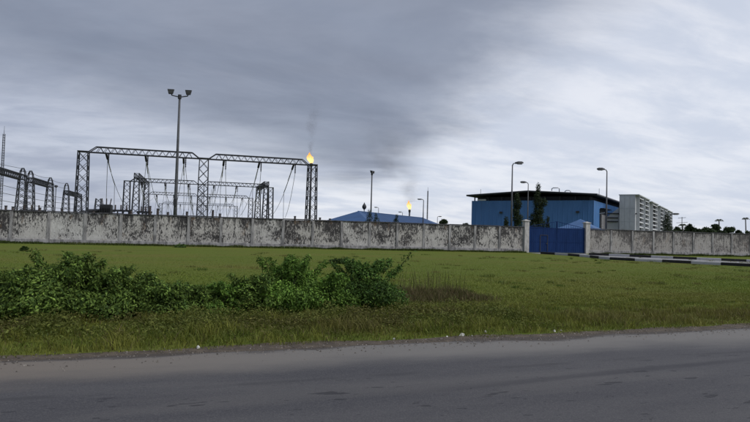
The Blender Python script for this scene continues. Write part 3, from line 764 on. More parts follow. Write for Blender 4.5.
for (ya, za), (yb, zb) in zip(prof, prof[1:]): m.bar((x0 - 0.03, ya, za + 0.02), (x0 - 0.03, yb, zb + 0.02), 0.05, 0.09)
m.build('front_trim', 'fascia', rf)
m = MB(); m.bar((x0, prof[0][0] - 0.03, HE - 0.02), (x1, prof[0][0] - 0.03, HE - 0.02), 0.06, 0.16); m.build('gutter', 'fascia', rf)
def y_of(px): return hit(px, C0, E2)
for px, w_ in ((551.5, 0.75), (564, 0.55)):
    y = y_of(px); z = HE + rise * (1 - abs(y - ym) / (LF / 2)); m = MB(); hh = 0.85 if px < 560 else 0.45
    m.tube([(2.5, y - w_, z - 0.1), (2.5, y - w_, z + hh), (2.5, y - w_ + 0.3, z + hh + 0.2), (2.5, y + w_ - 0.3, z + hh + 0.2), (2.5, y + w_, z + hh), (2.5, y + w_, z + hh - 0.4)], 0.1, 8); m.build('vent_pipe', 'louvre_white', rf, True)
y = y_of(479); m = MB(); m.tube([(0.5, y, HE), (0.5, y, HE + 1.3)], 0.04, 6); m.build('lightning_rod', 'steel_mast', rf)
m = MB(); xx = hit(600, C0, E1); m.tube([(xx + 4, 1, HE), (xx + 4, 1, HE + 1.9)], 0.04, 6); m.build('lightning_rod', 'steel_mast', rf)
for px, zz in ((501, at(501, 213, 124).z), (577.5, at(577.5, 212, 114).z)):
    y = y_of(px); m = MB(); m.box(-0.45, -0.055, y - 0.28, y + 0.28, zz - 0.18, zz + 0.18, 0.05); m.build('wall_light', 'dark_metal', shed)
y = y_of(481); m = MB(); m.box(-0.02, 0.4, y - 0.9, y + 0.9, HW + 0.02, HW + 0.35, 0.05); m.build('cable_tray', 'louvre_white', shed)
dx0, dx1 = hit(599.3, C0, E1), hit(606.5, C0, E1); z0, z1 = at(602, 227, 118).z, at(602, 209, 118).z
m = MB(); m.box(dx0, dx1, -0.16, -0.052, 0.05, z1); do = m.build('door_opening', 'dark_metal', shed)
m = MB(); m.box(dx0 + 0.9, dx1 - 1.2, -0.26, -0.163, 0.1, z1 - 1.1); m.build('roller_door', 'door_grey', do)
m = MB(); m.box(dx0 - 0.3, dx1 + 0.3, -0.9, -0.165, z1 + 0.003, z1 + 0.14); m.build('door_canopy', 'roof_dark', do)
m = MB(); m.bar((dx0 - 0.8, -0.055, z1 - 1.0), (dx0 - 0.8, -1.1, z1 - 0.8), 0.09); m.build('lamp_bracket', 'louvre_white', shed)

# blue pavilion tent
b, h = base_at(580.5, 219, 80); root = empty('canopy_tent', b, RZ); tag(root, 'pale blue pyramid canopy tent peeping over the gate', 'tent')
s = 3.6; ze = h - 1.75; m = MB()
ring = []
for k in range(16):
    a = k % 4 / 4; sd_ = k // 4; cs = [(-s, -s), (s, -s), (s, s), (-s, s)]; p, q_ = cs[sd_], cs[(sd_ + 1) % 4]; ring.append((p[0] + (q_[0] - p[0]) * a, p[1] + (q_[1] - p[1]) * a))
vs_ = [(x, y, ze) for x, y in ring] + [(x * 0.5, y * 0.5, ze + 0.72) for x, y in ring] + [(0, 0, h)] + [(x, y, ze - 0.3) for x, y in ring]
fs_ = [(i, (i + 1) % 16, 16 + (i + 1) % 16, 16 + i) for i in range(16)] + [(16 + i, 16 + (i + 1) % 16, 32) for i in range(16)] + [(33 + i, 33 + (i + 1) % 16, (i + 1) % 16, i) for i in range(16)]
m.add(vs_, fs_); m.build('canopy', 'canopy_blue', root)
for x, y in ((-s, -s), (s, -s), (s, s), (-s, s)):
    m = MB(); m.tube([(x * 0.97, y * 0.97, -0.05), (x * 0.97, y * 0.97, ze - 0.02)], 0.05, 8); m.build('leg', 'steel_mast', root)

# louvred intake blocks
K0, _ = base_at(635, 240, 118); HB = at(635, 195.0, 118).z
FW = hit(619.2, K0, E2)
s_of = lambda px: hit(px, K0, E1)
blocks = ((635, 646.5, 2, 'tall pale louvred block, nearest of the row beside the blue shed'), (648.5, 655.5, 1, 'middle pale louvred block of the row'), (657, 665.5, 2, 'far louvred block of the row behind the dark tree'), (666.5, 670.5, 1, 'last and smallest-looking louvred block of the row'))
print('blocks', HB, FW, [(s_of(a), s_of(b_)) for a, b_, _, _ in blocks])
for bi, (pa, pb, ncol, lab) in enumerate(blocks):
    sa, sb = s_of(pa), s_of(pb); L = sb - sa
    root = empty('louvred_block', K0 + E1 * sa, RZ); tag(root, lab, 'building', 'louvred blocks')
    HBb = HB - 0.12 * bi
    m = MB(); m.box(0, L, 0, FW, 0, HBb); core = m.build('casing', 'louvre_panel', root)
    m = MB(); m.box(-0.12, L + 0.12, -0.75, FW + 0.12, HBb + 0.003, HBb + 0.16); m.build('roof_slab', 'louvre_white', root)
    npan = 3
    for k in range(npan):
        m = MB(); y0 = FW * k / npan + 0.03; y1 = FW * (k + 1) / npan - 0.03
        for j in range(4): 
            z0, z1 = HBb * j / 4 + 0.03, HBb * (j + 1) / 4 - 0.03; m.box(-0.045, -0.003, y0, y1, z0, z1)
        m.build('front_panel', 'louvre_panel', root)
    wcol = L / ncol
    for cidx in range(ncol):
        c0, c1 = cidx * wcol + wcol * 0.16, (cidx + 1) * wcol - wcol * 0.16
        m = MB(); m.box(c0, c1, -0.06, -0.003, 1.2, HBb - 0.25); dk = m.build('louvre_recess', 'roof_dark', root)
        n = 10
        for j in range(n):
            z = 1.5 + (HBb - 1.9) * j / (n - 1); mm = MB()
            mm.add([(c0, -0.062, z), (c1, -0.062, z), (c1, -0.062, z + 0.2), (c0, -0.062, z + 0.2), (c0, -0.62, z - 0.2), (c1, -0.62, z - 0.2), (c1, -0.62, z - 0.04), (c0, -0.62, z - 0.04)],
                   [(0, 1, 2, 3), (7, 6, 5, 4), (0, 4, 5, 1), (3, 2, 6, 7), (0, 3, 7, 4), (1, 5, 6, 2)])
            mm.build('louvre_blade', 'louvre_white', root)
        for x in (c0 - 0.12, c1 + 0.0):
            m = MB(); m.box(x, x + 0.12, -0.66, -0.003, 1.0, HBb - 0.02); m.build('louvre_frame', 'louvre_panel', root)
# sloped annex with pipework left of the first block
root = empty('filter_annex', K0 + E2 * (FW + 0.15) + E1 * 0.3, RZ); tag(root, 'low pale annex with sloping top and pipes between the shed and louvred block', 'annex')
W2 = hit(607.0, K0 + E1 * 0.3, E2) - FW; za, zb = at(608, 217.5, 121).z, at(619, 207.5, 120).z
m = MB(); m.add([(0, 0, 0), (6, 0, 0), (6, W2, 0), (0, W2, 0), (0, 0, zb), (6, 0, zb), (6, W2, za), (0, W2, za)], [(3, 2, 1, 0), (4, 5, 6, 7), (0, 1, 5, 4), (1, 2, 6, 5), (2, 3, 7, 6), (3, 0, 4, 7)]); m.build('casing', 'louvre_panel', root)
for z in (at(612, 213.5, 120).z, at(612, 217.8, 120).z, at(612, 221.5, 120).z):
    m = MB(); m.tube([(-0.25, -3.4 if z > 6.6 else 0.1, z), (-0.25, W2 - 0.2, z)], 0.12, 8); m.build('pipe', 'dark_metal', root)

# blue hipped roof building far behind
A2 = R(40); F1 = Vector((math.sin(A2), math.cos(A2), 0)); F2 = Vector((-math.cos(A2), math.sin(A2), 0))
r0 = at(358, 211.2, 140); rr = Vector((r0.x, r0.y, 0)); RL = hit(423, rr, F1); hh = r0.z
root = empty('hipped_building', rr, math.atan2(F1.y, F1.x)); tag(root, 'long low building with a blue hipped roof behind the wall', 'building')
HWd = 5.5; ez = hh - 2.5
m = MB(); m.box(-5.0, RL + 5.0, -HWd + 0.6, HWd - 0.6, 0, ez); m.build('wall', 'louvre_panel', root)
m = MB(); m.add([(-6, -HWd, ez), (RL + 6, -HWd, ez), (RL + 6, HWd, ez), (-6, HWd, ez), (0, 0, hh), (RL, 0, hh)], [(0, 1, 5, 4), (1, 2, 5), (2, 3, 4, 5), (3, 0, 4), (3, 2, 1, 0)]); rf = m.build('roof', 'roof_blue', root)
m = MB(); m.tube([(0, 0, hh + 0.02), (RL, 0, hh + 0.02)], 0.1, 6); m.build('ridge_cap', 'roof_blue', rf)
for k in range(1, 28):
    m = MB(); x = RL * k / 28; m.bar((x, -HWd, ez + 0.03), (x, -0.1, hh + 0.0), 0.07, 0.05); m.build('sheet_seam', 'roof_blue', rf)

# ---------------------------------------------------------------- gas flares
def f(t, b):
    tcn = t.n('ShaderNodeTexCoord').outputs['Generated']; x, y, z = t.sep(tcn)
    n = t.noise(t.map(tcn, (2, 2, 1)), 2.5, 4, 0.6)
    k = t.math('ADD', t.math('MULTIPLY', z, 0.8), t.math('MULTIPLY', n, 0.5))
    c = t.mix(t.smooth(k, 0.45, 0.95), (1.0, 0.70, 0.28), (1.0, 0.34, 0.05))
    em = t.n('ShaderNodeEmission'); t.put(em.inputs[0], c); em.inputs[1].default_value = 1.0
    out = next(nn for nn in t.t.nodes if nn.type == 'OUTPUT_MATERIAL'); t.t.links.new(em.outputs[0], out.inputs[0])
mat('flame', f)
def smoke_mat(name, dens, scale, org, right, top, bend, r0, r1):
    m = bpy.data.materials.new(name); m.use_nodes = True; t = NT(m.node_tree); m.node_tree.nodes.clear()
    g = t.n('ShaderNodeNewGeometry').outputs['Position']
    sb = t.n('ShaderNodeVectorMath', operation='SUBTRACT'); t.put(sb.inputs[0], g); sb.inputs[1].default_value = tuple(org)
    dt = t.n('ShaderNodeVectorMath', operation='DOT_PRODUCT'); t.put(dt.inputs[0], sb.outputs[0]); dt.inputs[1].default_value = tuple(right)
    fw = Vector((-right.y, right.x, 0)); df = t.n('ShaderNodeVectorMath', operation='DOT_PRODUCT'); t.put(df.inputs[0], sb.outputs[0]); df.inputs[1].default_value = tuple(fw)
    z = t.math('DIVIDE', t.sep(sb.outputs[0])[2], top)
    cx = t.math('MULTIPLY', t.math('POWER', t.math('MAXIMUM', z, 0.0), 1.4), bend)
    n1 = t.noise(g, scale * 0.5, 2, 0.5)
    rad = t.lin(z, 0.0, 1.0, r0, r1)
    ddx = t.math('ADD', t.math('SUBTRACT', dt.outputs['Value'], cx), t.math('MULTIPLY', t.math('SUBTRACT', n1, 0.5), t.math('MULTIPLY', rad, 1.6)))
    dist = t.math('DIVIDE', t.math('SQRT', t.math('ADD', t.math('MULTIPLY', ddx, ddx), t.math('MULTIPLY', df.outputs['Value'], df.outputs['Value']))), rad)
    n = t.noise(g, scale, 4, 0.6, 0.4)
    d = t.math('MULTIPLY', t.smooth(n, 0.34, 0.68), t.smooth(dist, 1.0, 0.0))
    d = t.math('MULTIPLY', d, t.math('MULTIPLY', t.smooth(z, 1.0, 0.35), dens))
    d = t.math('MULTIPLY', d, t.math('DIVIDE', r0 * 2.0, t.math('ADD', rad, r0)))
    pv = t.n('ShaderNodeVolumePrincipled'); pv.inputs['Color'].default_value = (0.3, 0.3, 0.33, 1)
    t.put(pv.inputs['Density'], d)
    out = t.n('ShaderNodeOutputMaterial'); t.t.links.new(pv.outputs[0], out.inputs['Volume']); MATS[name] = m
def flare(px, ytip, ybase_flame, depth, flame_w, lab, flab, slab, top_px, bend_px, r0_px, r1_px, dens, scale, lean):
    b, h = base_at(px, ybase_flame, depth); root = empty('flare_stack', b); tag(root, lab, 'flare stack', 'gas flare stacks')
    m = MB(); m.tube([(0, 0, -0.05), (0, 0, h * 0.5), (0, 0, h - 2)], [0.7, 0.6, 0.55], 10); m.build('stack', 'dark_metal', root, True)
    m = MB(); m.tube([(0, 0, h - 2), (0, 0, h - 0.6), (0, 0, h)], [0.75, 0.85, 0.7], 10); m.build('flare_tip', 'dark_metal', root)
    fh = at(px, ytip, depth).z - h
    m = MB(); right = CROT @ Vector((1, 0, 0)); right.z = 0; right.normalize()
    for dx_, sc, hs, ph in ((0.0, 0.68, 1.0, 0.0), (-0.36, 0.42, 0.84, 1.4), (0.24, 0.42, 0.62, 2.6)):
        pts, rad = [], []
        for k in range(25):
            t_ = k / 24; pts.append(right * (lean * fh * t_ + flame_w * (dx_ * min(1, t_ * 2.5) + 0.22 * math.sin(6 * t_ + ph) * t_)) + Vector((0, 0, h - 0.1 + fh * hs * t_)))
            rad.append(max(0.05, flame_w * sc * 0.5 * (math.sin(math.pi * min(1, (0.12 + t_ * 0.88)) ** 0.75) ** 0.9) * (1 + 0.12 * math.sin(8 * t_ + ph))))
        m.tube(pts, rad, 20)
    o = m.build('flare_flame', 'flame', None, True); o.location = b; tag(o, flab, 'flame', 'gas flares')
    k = depth / F_PX; org = b + Vector((0, 0, h + fh * 0.75)) + right * (lean * fh * 0.75); topz, bend, r0, r1 = top_px * k, bend_px * k, r0_px * k, r1_px * k
    smoke_mat('smoke_%d' % px, dens, scale, org, right, topz, bend, r0, r1)
    pts = [org + Vector((0, 0, topz * t_)) + right * (bend * t_ ** 1.4) for t_ in np.linspace(0, 1, 12)]; rad = [1.7 * (r0 + (r1 - r0) * t_) for t_ in np.linspace(0, 1, 12)]
    m = MB(); m.tube(pts, rad, 14); o = m.build('smoke_plume', 'smoke_%d' % px, None, True); tag(o, slab, 'smoke', 'smoke from the flares')
flare(311.3, 152, 163, 330, 3.4, 'flare stack directly behind the right column of the nearest gantry', 'orange gas flame burning above the right column of the nearest gantry', 'faint dark smoke rising from the higher flame by the gantry',
      60, 4, 2.2, 13, 0.24, 0.22, -0.12)
flare(409.6, 200, 209.5, 430, 3.0, 'short flare stack rising behind the blue hipped roof', 'small yellow gas flame above the blue hipped roof', 'faint grey smoke drifting left from the lower flame over the blue roof',
      96, -42, 7.0, 58, 0.075, 0.045, -0.05)

# ---------------------------------------------------------------- vegetation
def shrub_leaves(blobs, n, lf, wd, c0, c1, up=0.5, lift=1.35):
    """leaves scattered over overlapping clumps; blobs = [(centre, radius xyz)]"""
    P, N, T_ = [], [], []
    vol = np.array([b[1][0] * b[1][2] for b in blobs]); cnt = np.maximum(20, (n * vol / vol.sum()).astype(int))
    for (c, r), k in zip(blobs, cnt):
        d = unit(rng.normal(size=(k, 3))); rad = rng.uniform(0.25, 1.0, (k, 1)) ** 0.45 * rng.normal(1.0, 0.09, (k, 1))
        p = np.array(c) + d * rad * np.array(r)
        nn = d * 0.8 + np.array([0, 0, up]) + rng.normal(0, 0.55, (k, 3))
        tint = tints(k, c0, c1, 0.3) * lift * rng.lognormal(0, 0.2)
        P.append(p); N.append(nn); T_.append(tint)
    P = np.concatenate(P); N = np.concatenate(N); T_ = np.concatenate(T_)
    ok = P[:, 2] > 0.03; return leaves(P[ok], N[ok], lf, wd, T_[ok])
def add_shrub(name, base, wx, wy, h, n, c0, c1, label, cat, group, lf=0.066, wd=0.033, nb=11, extra=None):
    root = empty(name, base, ru_a); tag(root, label, cat, group)
    blobs = []; ms = MB()
    for k in range(nb):
        a = 2 * math.pi * (k + random.random() * 0.7) / nb; rr_ = math.sqrt(random.random()) * 0.85
        x, y = math.cos(a) * rr_ * wx * 1.12, math.sin(a) * rr_ * wy
        br = random.uniform(0.22, 0.36) * min(1.0, h)
        ztop = h * (1 - 0.5 * rr_ ** 2) * random.uniform(0.78, 1.0)
        z = max(br * 0.6, ztop - br * random.uniform(0.9, 1.5))
        blobs.append(((x, y, z), (br * 1.3, br * 1.2, br)))
        ms.tube([(x * 0.15, y * 0.15, -0.03), (x * 0.5, y * 0.5, z * 0.55), (x, y, z + br * 0.5)], [0.014, 0.01, 0.004], 4)
    blobs.append(((0, 0, h * 0.72), (wx * 0.5, wy * 0.5, h * 0.26)))
    blobs.append(((0, 0, h * 0.3), (wx * 0.95, wy * 0.9, h * 0.32)))
    for k in range(14):
        a = random.uniform(0, 6.28); x, y = math.cos(a) * wx * 0.6 * random.random(), math.sin(a) * wy * 0.6 * random.random(); zt = h * random.uniform(0.85, 1.08); lx, ly = random.gauss(0, 0.25), random.gauss(0, 0.25)
        ms.tube([(x, y, h * 0.45), (x + lx * 0.6, y + ly * 0.6, zt * 0.85), (x + lx, y + ly, zt)], [0.008, 0.006, 0.002], 4)
        for j in range(4): blobs.append(((x + lx * (0.5 + 0.17 * j), y + ly * (0.5 + 0.17 * j), zt * (0.8 + 0.065 * j)), (0.12 - 0.015 * j, 0.12 - 0.015 * j, 0.07)))
    if extra: blobs += extra
    v, fc, tn = shrub_leaves(blobs, n, lf, wd, c0, c1)
    np_mesh('foliage', v, fc, tn, 'leaf', root); ms.build('stems', 'stem', root)
    return root
G0, G1 = (0.028, 0.056, 0.014), (0.118, 0.175, 0.036)
sh = ((12, 262, 326, 78, 'leafy green roadside shrub at the left picture edge'), (38, 260, 324, 60, 'roadside shrub second from the left, low beside the tallest'), (63, 250, 323, 60, 'tallest leafy roadside shrub of the left hedge'),
      (100, 261, 322, 66, 'broad roadside shrub right of the tallest one'), (134, 270, 321, 60, 'roadside shrub where the left hedge starts to drop'), (166, 280, 321, 56, 'low roadside shrub at the dip of the hedge'),
      (200, 284, 320, 56, 'lowest roadside shrub in the middle of the hedge dip'), (230, 279, 318, 50, 'low roadside shrub right of the hedge dip'), (258, 271, 317, 46, 'roadside shrub left of the pointed bushy one'),
      (298, 256, 315, 54, 'pointed bushy roadside shrub in the middle of the picture'), (334, 268, 314, 48, 'low bright roadside shrub between the two taller right ones'), (376, 261, 312, 62, 'dense dark roadside shrub at the right end of the hedge'))
for i, (cx, ty, by, wpx, lab) in enumerate(sh):
    gp = ground(cx, by); dep = (CROT.inverted() @ (gp - CPOS)).z * -1
    half = wpx * dep / F_PX * 0.62; wy = min(1.0, half * 1.1)
    c = Vector((gp.x, gp.y, 0)) + rv * (wy * 0.95)
    dc = (CROT.inverted() @ (c - CPOS)).z * -1
    h = at(cx, ty, dc).z
    kk = 0.8 if i in (10,) else 1.0
    c0, c1 = (G0, G1) if i not in (7, 9, 10) else ((0.034, 0.076, 0.014), (0.12, 0.20, 0.036))
    if i == 11: c0, c1 = (0.018, 0.046, 0.011), (0.07, 0.125, 0.024)
    h *= 0.93 if i in (2, 9, 11) else 0.84
    add_shrub('roadside_shrub', c, half, wy, max(0.35, h), int(14500 * (half / 0.7) * max(0.5, h)), c0, c1, lab, 'shrub', 'roadside shrubs')
# bare leafy twig leaning out of the right shrub
tb = ground(392, 309); tb = Vector((tb.x, tb.y, 0)) + rv * 0.9; dt = (CROT.inverted() @ (tb - CPOS)).z * -1
tp = at(412, 252.5, dt); root = empty('leaning_sapling', tb); tag(root, 'thin leaning twig with few leaves beside the dark right shrub', 'sapling')
tp = tp - tb; m = MB(); tw = [Vector((0, 0, -0.03)), tp * 0.4 + Vector((-0.08, 0, 0.1)), tp * 0.75 + Vector((-0.04, 0, 0.03)), tp]; m.tube(tw, [0.012, 0.01, 0.007, 0.003], 5); m.build('stem', 'stem', root)
pp = np.array([list(tw[1].lerp(tp, random.uniform(0.1, 1.05)) + Vector((random.gauss(0, .035), random.gauss(0, .035), random.gauss(0, .03)))) for _ in range(70)])
v, fc, tn = leaves(pp, rng.normal(size=(70, 3)) + np.array([0, 0, .6]), 0.09, 0.045, tints(70, G0, G1)); np_mesh('leaves', v, fc, tn, 'leaf', root)

# grass: numpy blades, uniform colour along each blade
def blades(P, H, W, lean, tint):
    n = len(P); a = rng.uniform(0, 2 * np.pi, n); dirx = np.stack([np.cos(a), np.sin(a), np.zeros(n)], 1)
    b2 = rng.uniform(0, 2 * np.pi, n); ln = np.stack([np.cos(b2), np.sin(b2), np.zeros(n)], 1) * (lean * H * rng.uniform(0.2, 1.2, n))[:, None]
    up = np.array([0, 0, 1.0])
    w2 = dirx * (W / 2)[:, None]
    m1 = P + up * (H * 0.6)[:, None] + ln * 0.35
    tip = P + up * (H * rng.uniform(0.85, 1.0, n))[:, None] + ln
    vs_ = np.stack([P - w2, P + w2, m1 + w2 * 0.8, m1 - w2 * 0.8, tip], 1).reshape(-1, 3)
    i = np.arange(n) * 5
    fs_ = np.concatenate([np.stack([i, i + 1, i + 2], 1), np.stack([i, i + 2, i + 3], 1), np.stack([i + 3, i + 2, i + 4], 1)])
    return vs_, fs_, np.repeat(tint, 5, axis=0)
def vnoise(x, y, s, seed):
    """cheap smooth value noise on arrays"""
    g = np.random.default_rng(seed).uniform(0, 1, (128, 128)); x = x * s + 500; y = y * s + 500
    xi, yi = np.floor(x).astype(int), np.floor(y).astype(int); fx, fy = x - xi, y - yi
    fx, fy = fx * fx * (3 - 2 * fx), fy * fy * (3 - 2 * fy); G = lambda i, j: g[i % 128, j % 128]
    return (G(xi, yi) * (1 - fx) + G(xi + 1, yi) * fx) * (1 - fy) + (G(xi, yi + 1) * (1 - fx) + G(xi + 1, yi + 1) * fx) * fy
def uv_to_xy(u, v): return R0.x + ru.x * u + rv.x * v, R0.y + ru.y * u + rv.y * v
def in_view(x, y, margin=0.06):
    c, s = math.cos(R(YAW)), math.sin(R(YAW)); dep = x * s + y * c; lat = x * c - y * s
    return (dep > 1) & (np.abs(lat / np.maximum(dep, 0.1)) < 0.625 + margin)
def grass_field(name, n, v0, v1, hfun, wid, lean, label, power=1.0, prot=None):
    u = rng.uniform(-14, 60, n); v = v0 + (v1 - v0) * rng.uniform(0, 1, n) ** power
    x, y = uv_to_xy(u, v); ok = in_view(x, y, 0.1); u, v, x, y = u[ok], v[ok], x[ok], y[ok]
    H, tint, keep = hfun(u, v, x, y); ok = keep & (H > 0.01)
    P = np.stack([x, y, np.full_like(x, -0.004)], 1)[ok]; H = H[ok]; tint = tint[ok]
    W = wid * rng.uniform(0.6, 1.4, len(P)) 
    vs_, fs_, tn = blades(P, H, W, lean, tint)
    o = np_mesh(name, vs_, fs_, tn, 'grass_blade'); tag(o, label, 'grass', None, 'stuff'); print(name, len(P)); return o
def mixc(k, a, b): k = np.clip(k, 0, 1)[:, None]; return np.array(a) * (1 - k) + np.array(b) * k
def verge(u, v, x, y):
    n1, n2, n3 = vnoise(x, y, 0.9, 1), vnoise(x, y, 2.6, 2), vnoise(x, y, 0.35, 3)
    edge_ = 0.12 + 0.30 * n2 + 0.25 * n1 * n3
    ramp = np.clip((v - edge_) / 0.5, 0, 1)
    n4 = vnoise(x, y, 3.4, 5)
    tall = 0.07 + 0.24 * np.clip(n2 * 1.5 - 0.35, 0, 1) * (0.35 + n4)
    tall *= np.where(u < 7, 1.0, np.clip(1.0 - (u - 7) * 0.035, 0.5, 1.0))
    tall *= np.clip(1.2 - v / 7, 0.3, 1)
    H = tall * (0.45 + 0.55 * ramp) * rng.uniform(0.5, 1.15, len(u))
    c = mixc(n4 * 1.3 - 0.1, (0.08, 0.112, 0.016), (0.18, 0.19, 0.036))
    k3 = np.clip((n3 - 0.55) * 3, 0, 0.6)[:, None]; c = c * (1 - k3) + np.array((0.14, 0.12, 0.04)) * k3
    br = (rng.uniform(0, 1, len(u)) < 0.06 + 0.10 * n3); c[br] = np.array((0.12, 0.095, 0.045))
    c *= rng.lognormal(0, 0.22, (len(u), 1))
    return H, c, v > edge_ - 0.06 * rng.uniform(0, 1, len(u))
grass_field('verge_grass', 420000, 0.0, 6.5, verge, 0.0095, 0.8, 'long yellow-green verge grass along the road edge', 0.9)
def lawnf(u, v, x, y):
    n1, n2 = vnoise(x, y, 0.5, 11), vnoise(x, y, 0.13, 12)
    H = (0.032 + 0.04 * n1) * rng.uniform(0.5, 1.2, len(u)) * np.clip(1.6 - v / 18, 0.6, 1.5)
    c = mixc(n1 * 1.2, (0.115, 0.165, 0.022), (0.19, 0.232, 0.04)); c = c * 0.6 + 0.4 * mixc(n2 * 1.7 - .45, (0.095, 0.14, 0.02), (0.20, 0.165, 0.055))
    c *= rng.lognormal(0, 0.14, (len(u), 1)); X = (y < WY - 0.3) & (rng.uniform(0, 1, len(u)) < np.clip(1.15 - (v - 6) / 26, 0, 1))
    return H, c, X
grass_field('lawn_grass', 640000, 4.0, 36, lawnf, 0.015, 1.3, 'short mown lawn between the road and the wall', 1.5)
# coarser tufts that the mower missed, thinning out towards the wall
nt = 620; u = rng.uniform(-14, 60, nt); v = 3.5 + 34 * rng.uniform(0, 1, nt) ** 1.3; x, y = uv_to_xy(u, v); ok = in_view(x, y, 0.1) & (y < WY - 1) & (vnoise(x, y, 0.12, 51) > 0.42)
x, y, v = x[ok], y[ok], v[ok]; per = 60; cx_, cy_ = np.repeat(x, per), np.repeat(y, per); rr_ = np.repeat(rng.uniform(0.06, 0.28, len(x)), per)
P = np.stack([cx_ + rng.normal(0, 1, len(cx_)) * rr_, cy_ + rng.normal(0, 1, len(cx_)) * rr_, np.full(len(cx_), -0.004)], 1)
tt = np.repeat(mixc(rng.uniform(0, 1, len(x)), (0.062, 0.105, 0.016), (0.16, 0.15, 0.045)), per, axis=0) * rng.lognormal(0, 0.2, (len(cx_), 1))
vs_, fs_, tn = blades(P, np.repeat(rng.uniform(0.06, 0.17, len(x)), per) * rng.uniform(0.5, 1.1, len(cx_)), np.full(len(cx_), 0.016), 0.9, tt)
o = np_mesh('lawn_tufts', vs_, fs_, tn, 'grass_blade'); tag(o, 'scattered coarser grass tufts over the lawn', 'grass', None, 'stuff')
def footf(u, v, x, y):
    H = 0.10 + 0.22 * vnoise(x, y, 0.8, 21) * rng.uniform(0.3, 1.2, len(u)); c = mixc(vnoise(x, y, 0.4, 22), (0.035, 0.055, 0.010), (0.07, 0.09, 0.018)); c *= rng.lognormal(0, 0.2, (len(u), 1))
    return H, c, np.ones(len(u), bool)
xw = rng.uniform(-45, XG0 - 0.5, 16000); xw = np.concatenate([xw, rng.uniform(XG1 + 0.5, 75, 9000)]); yw = WY - 0.1 - rng.uniform(0, 1, len(xw)) ** 1.6 * 1.3
Hh, cc, _ = footf(xw, yw, xw, yw); vs_, fs_, tn = blades(np.stack([xw, yw, np.full_like(xw, -0.004)], 1), Hh, np.full(len(xw), 0.05), 0.5, cc)
o = np_mesh('wall_foot_grass', vs_, fs_, tn, 'grass_blade'); tag(o, 'darker uncut grass along the foot of the wall', 'grass', None, 'stuff')
# dry brown weeds right of the shrubs
for i, (cx, by, wpx, hh_, lab) in enumerate(((428, 304, 52, 0.5, 'dry brown weed patch right beside the dark shrub'), (468, 303, 60, 0.38, 'dry brown weed patch farthest right along the verge'))):
    gp = ground(cx, by); c = Vector((gp.x, gp.y, 0)) + rv * 0.9; dep = gp.length; half = wpx * dep / F_PX * 0.6
    n = 4200; lx, ly = rng.normal(0, half * 0.62, n), rng.normal(0, 0.55, n); r_ = np.sqrt((lx / (half * 1.3)) ** 2 + (ly / 1.2) ** 2)
    P = np.stack([c.x + ru.x * lx + rv.x * ly, c.y + ru.y * lx + rv.y * ly, np.full(n, -0.004)], 1); H = hh_ * np.clip(1.05 - 0.55 * r_, 0.25, 1) * rng.uniform(0.3, 1.15, n) * (0.55 + 0.7 * vnoise(P[:, 0], P[:, 1], 2.5, 31))
    c0 = mixc(rng.uniform(0, 1, n), (0.085, 0.10, 0.026), (0.145, 0.105, 0.06)) * rng.lognormal(0, 0.25, (n, 1))
    P[:, :2] -= np.array([c.x, c.y]); vs_, fs_, tn = blades(P, H, np.full(n, 0.014), 0.6, c0); o = np_mesh('dry_weeds', vs_, fs_, tn, 'grass_blade'); o.location = (c.x, c.y, 0); tag(o, lab, 'weeds', 'dry weed patches')
# low broad-leaved weeds at the foot of the shrubs
n = 46000; u = rng.uniform(-8, 9.5, n); v = rng.normal(2.6, 0.75, n) - 0.03 * u; x, y = uv_to_xy(u, v)
d = vnoise(x, y, 1.8, 41); d2 = vnoise(x, y, 4.5, 42); ok = (d * 0.6 + d2 * 0.6 + rng.uniform(-.25, .25, n) > 0.48) & (v > 0.45) & in_view(x, y, 0.1)
x, y, d, d2 = x[ok], y[ok], d[ok], d2[ok]; n = len(x); z = 0.03 + (0.08 + 0.26 * d * d2) * rng.uniform(0.2, 1.15, n) * np.clip((v[ok] - 0.2) / 2.0, 0.3, 1.1)
tn = mixc(rng.uniform(0, 1, n) * 0.6 + 0.5 * d2, (0.058, 0.088, 0.018), (0.145, 0.155, 0.038)); bk = vnoise(x, y, 0.9, 43) > 0.6; tn[bk] = tn[bk] * 0.6 + np.array((0.085, 0.055, 0.028)) * 0.4; tn *= rng.lognormal(0, 0.25, (n, 1))
vs_, fs_, tn = leaves(np.stack([x, y, z], 1), rng.normal(0, 0.5, (n, 3)) + np.array([0, 0, 0.9]), 0.06, 0.026, tn)
o = np_mesh('verge_weeds', vs_, fs_, tn, 'leaf'); tag(o, 'low leafy weeds between the shrubs and the verge grass', 'weeds', None, 'stuff')
# seed stalks standing above the weeds
gp = ground(420, 300); n = 90; c = Vector((gp.x, gp.y, 0)) + rv * 0.8
P = np.stack([rng.uniform(-0.3, 1.7, n) * ru.x, rng.uniform(-0.3, 1.7, n) * ru.y + rng.uniform(-.6, .6, n), np.full(n, -0.004)], 1)
vs_, fs_, tn = blades(P, rng.uniform(0.6, 1.05, n), np.full(n, 0.012), 0.2, tints(n, (0.05, 0.045, 0.02), (0.09, 0.075, 0.04))); o = np_mesh('seed_stalks', vs_, fs_, tn, 'grass_blade'); o.location = (c.x, c.y, 0); tag(o, 'few tall thin seed stalks beside the dark shrub', 'weeds')
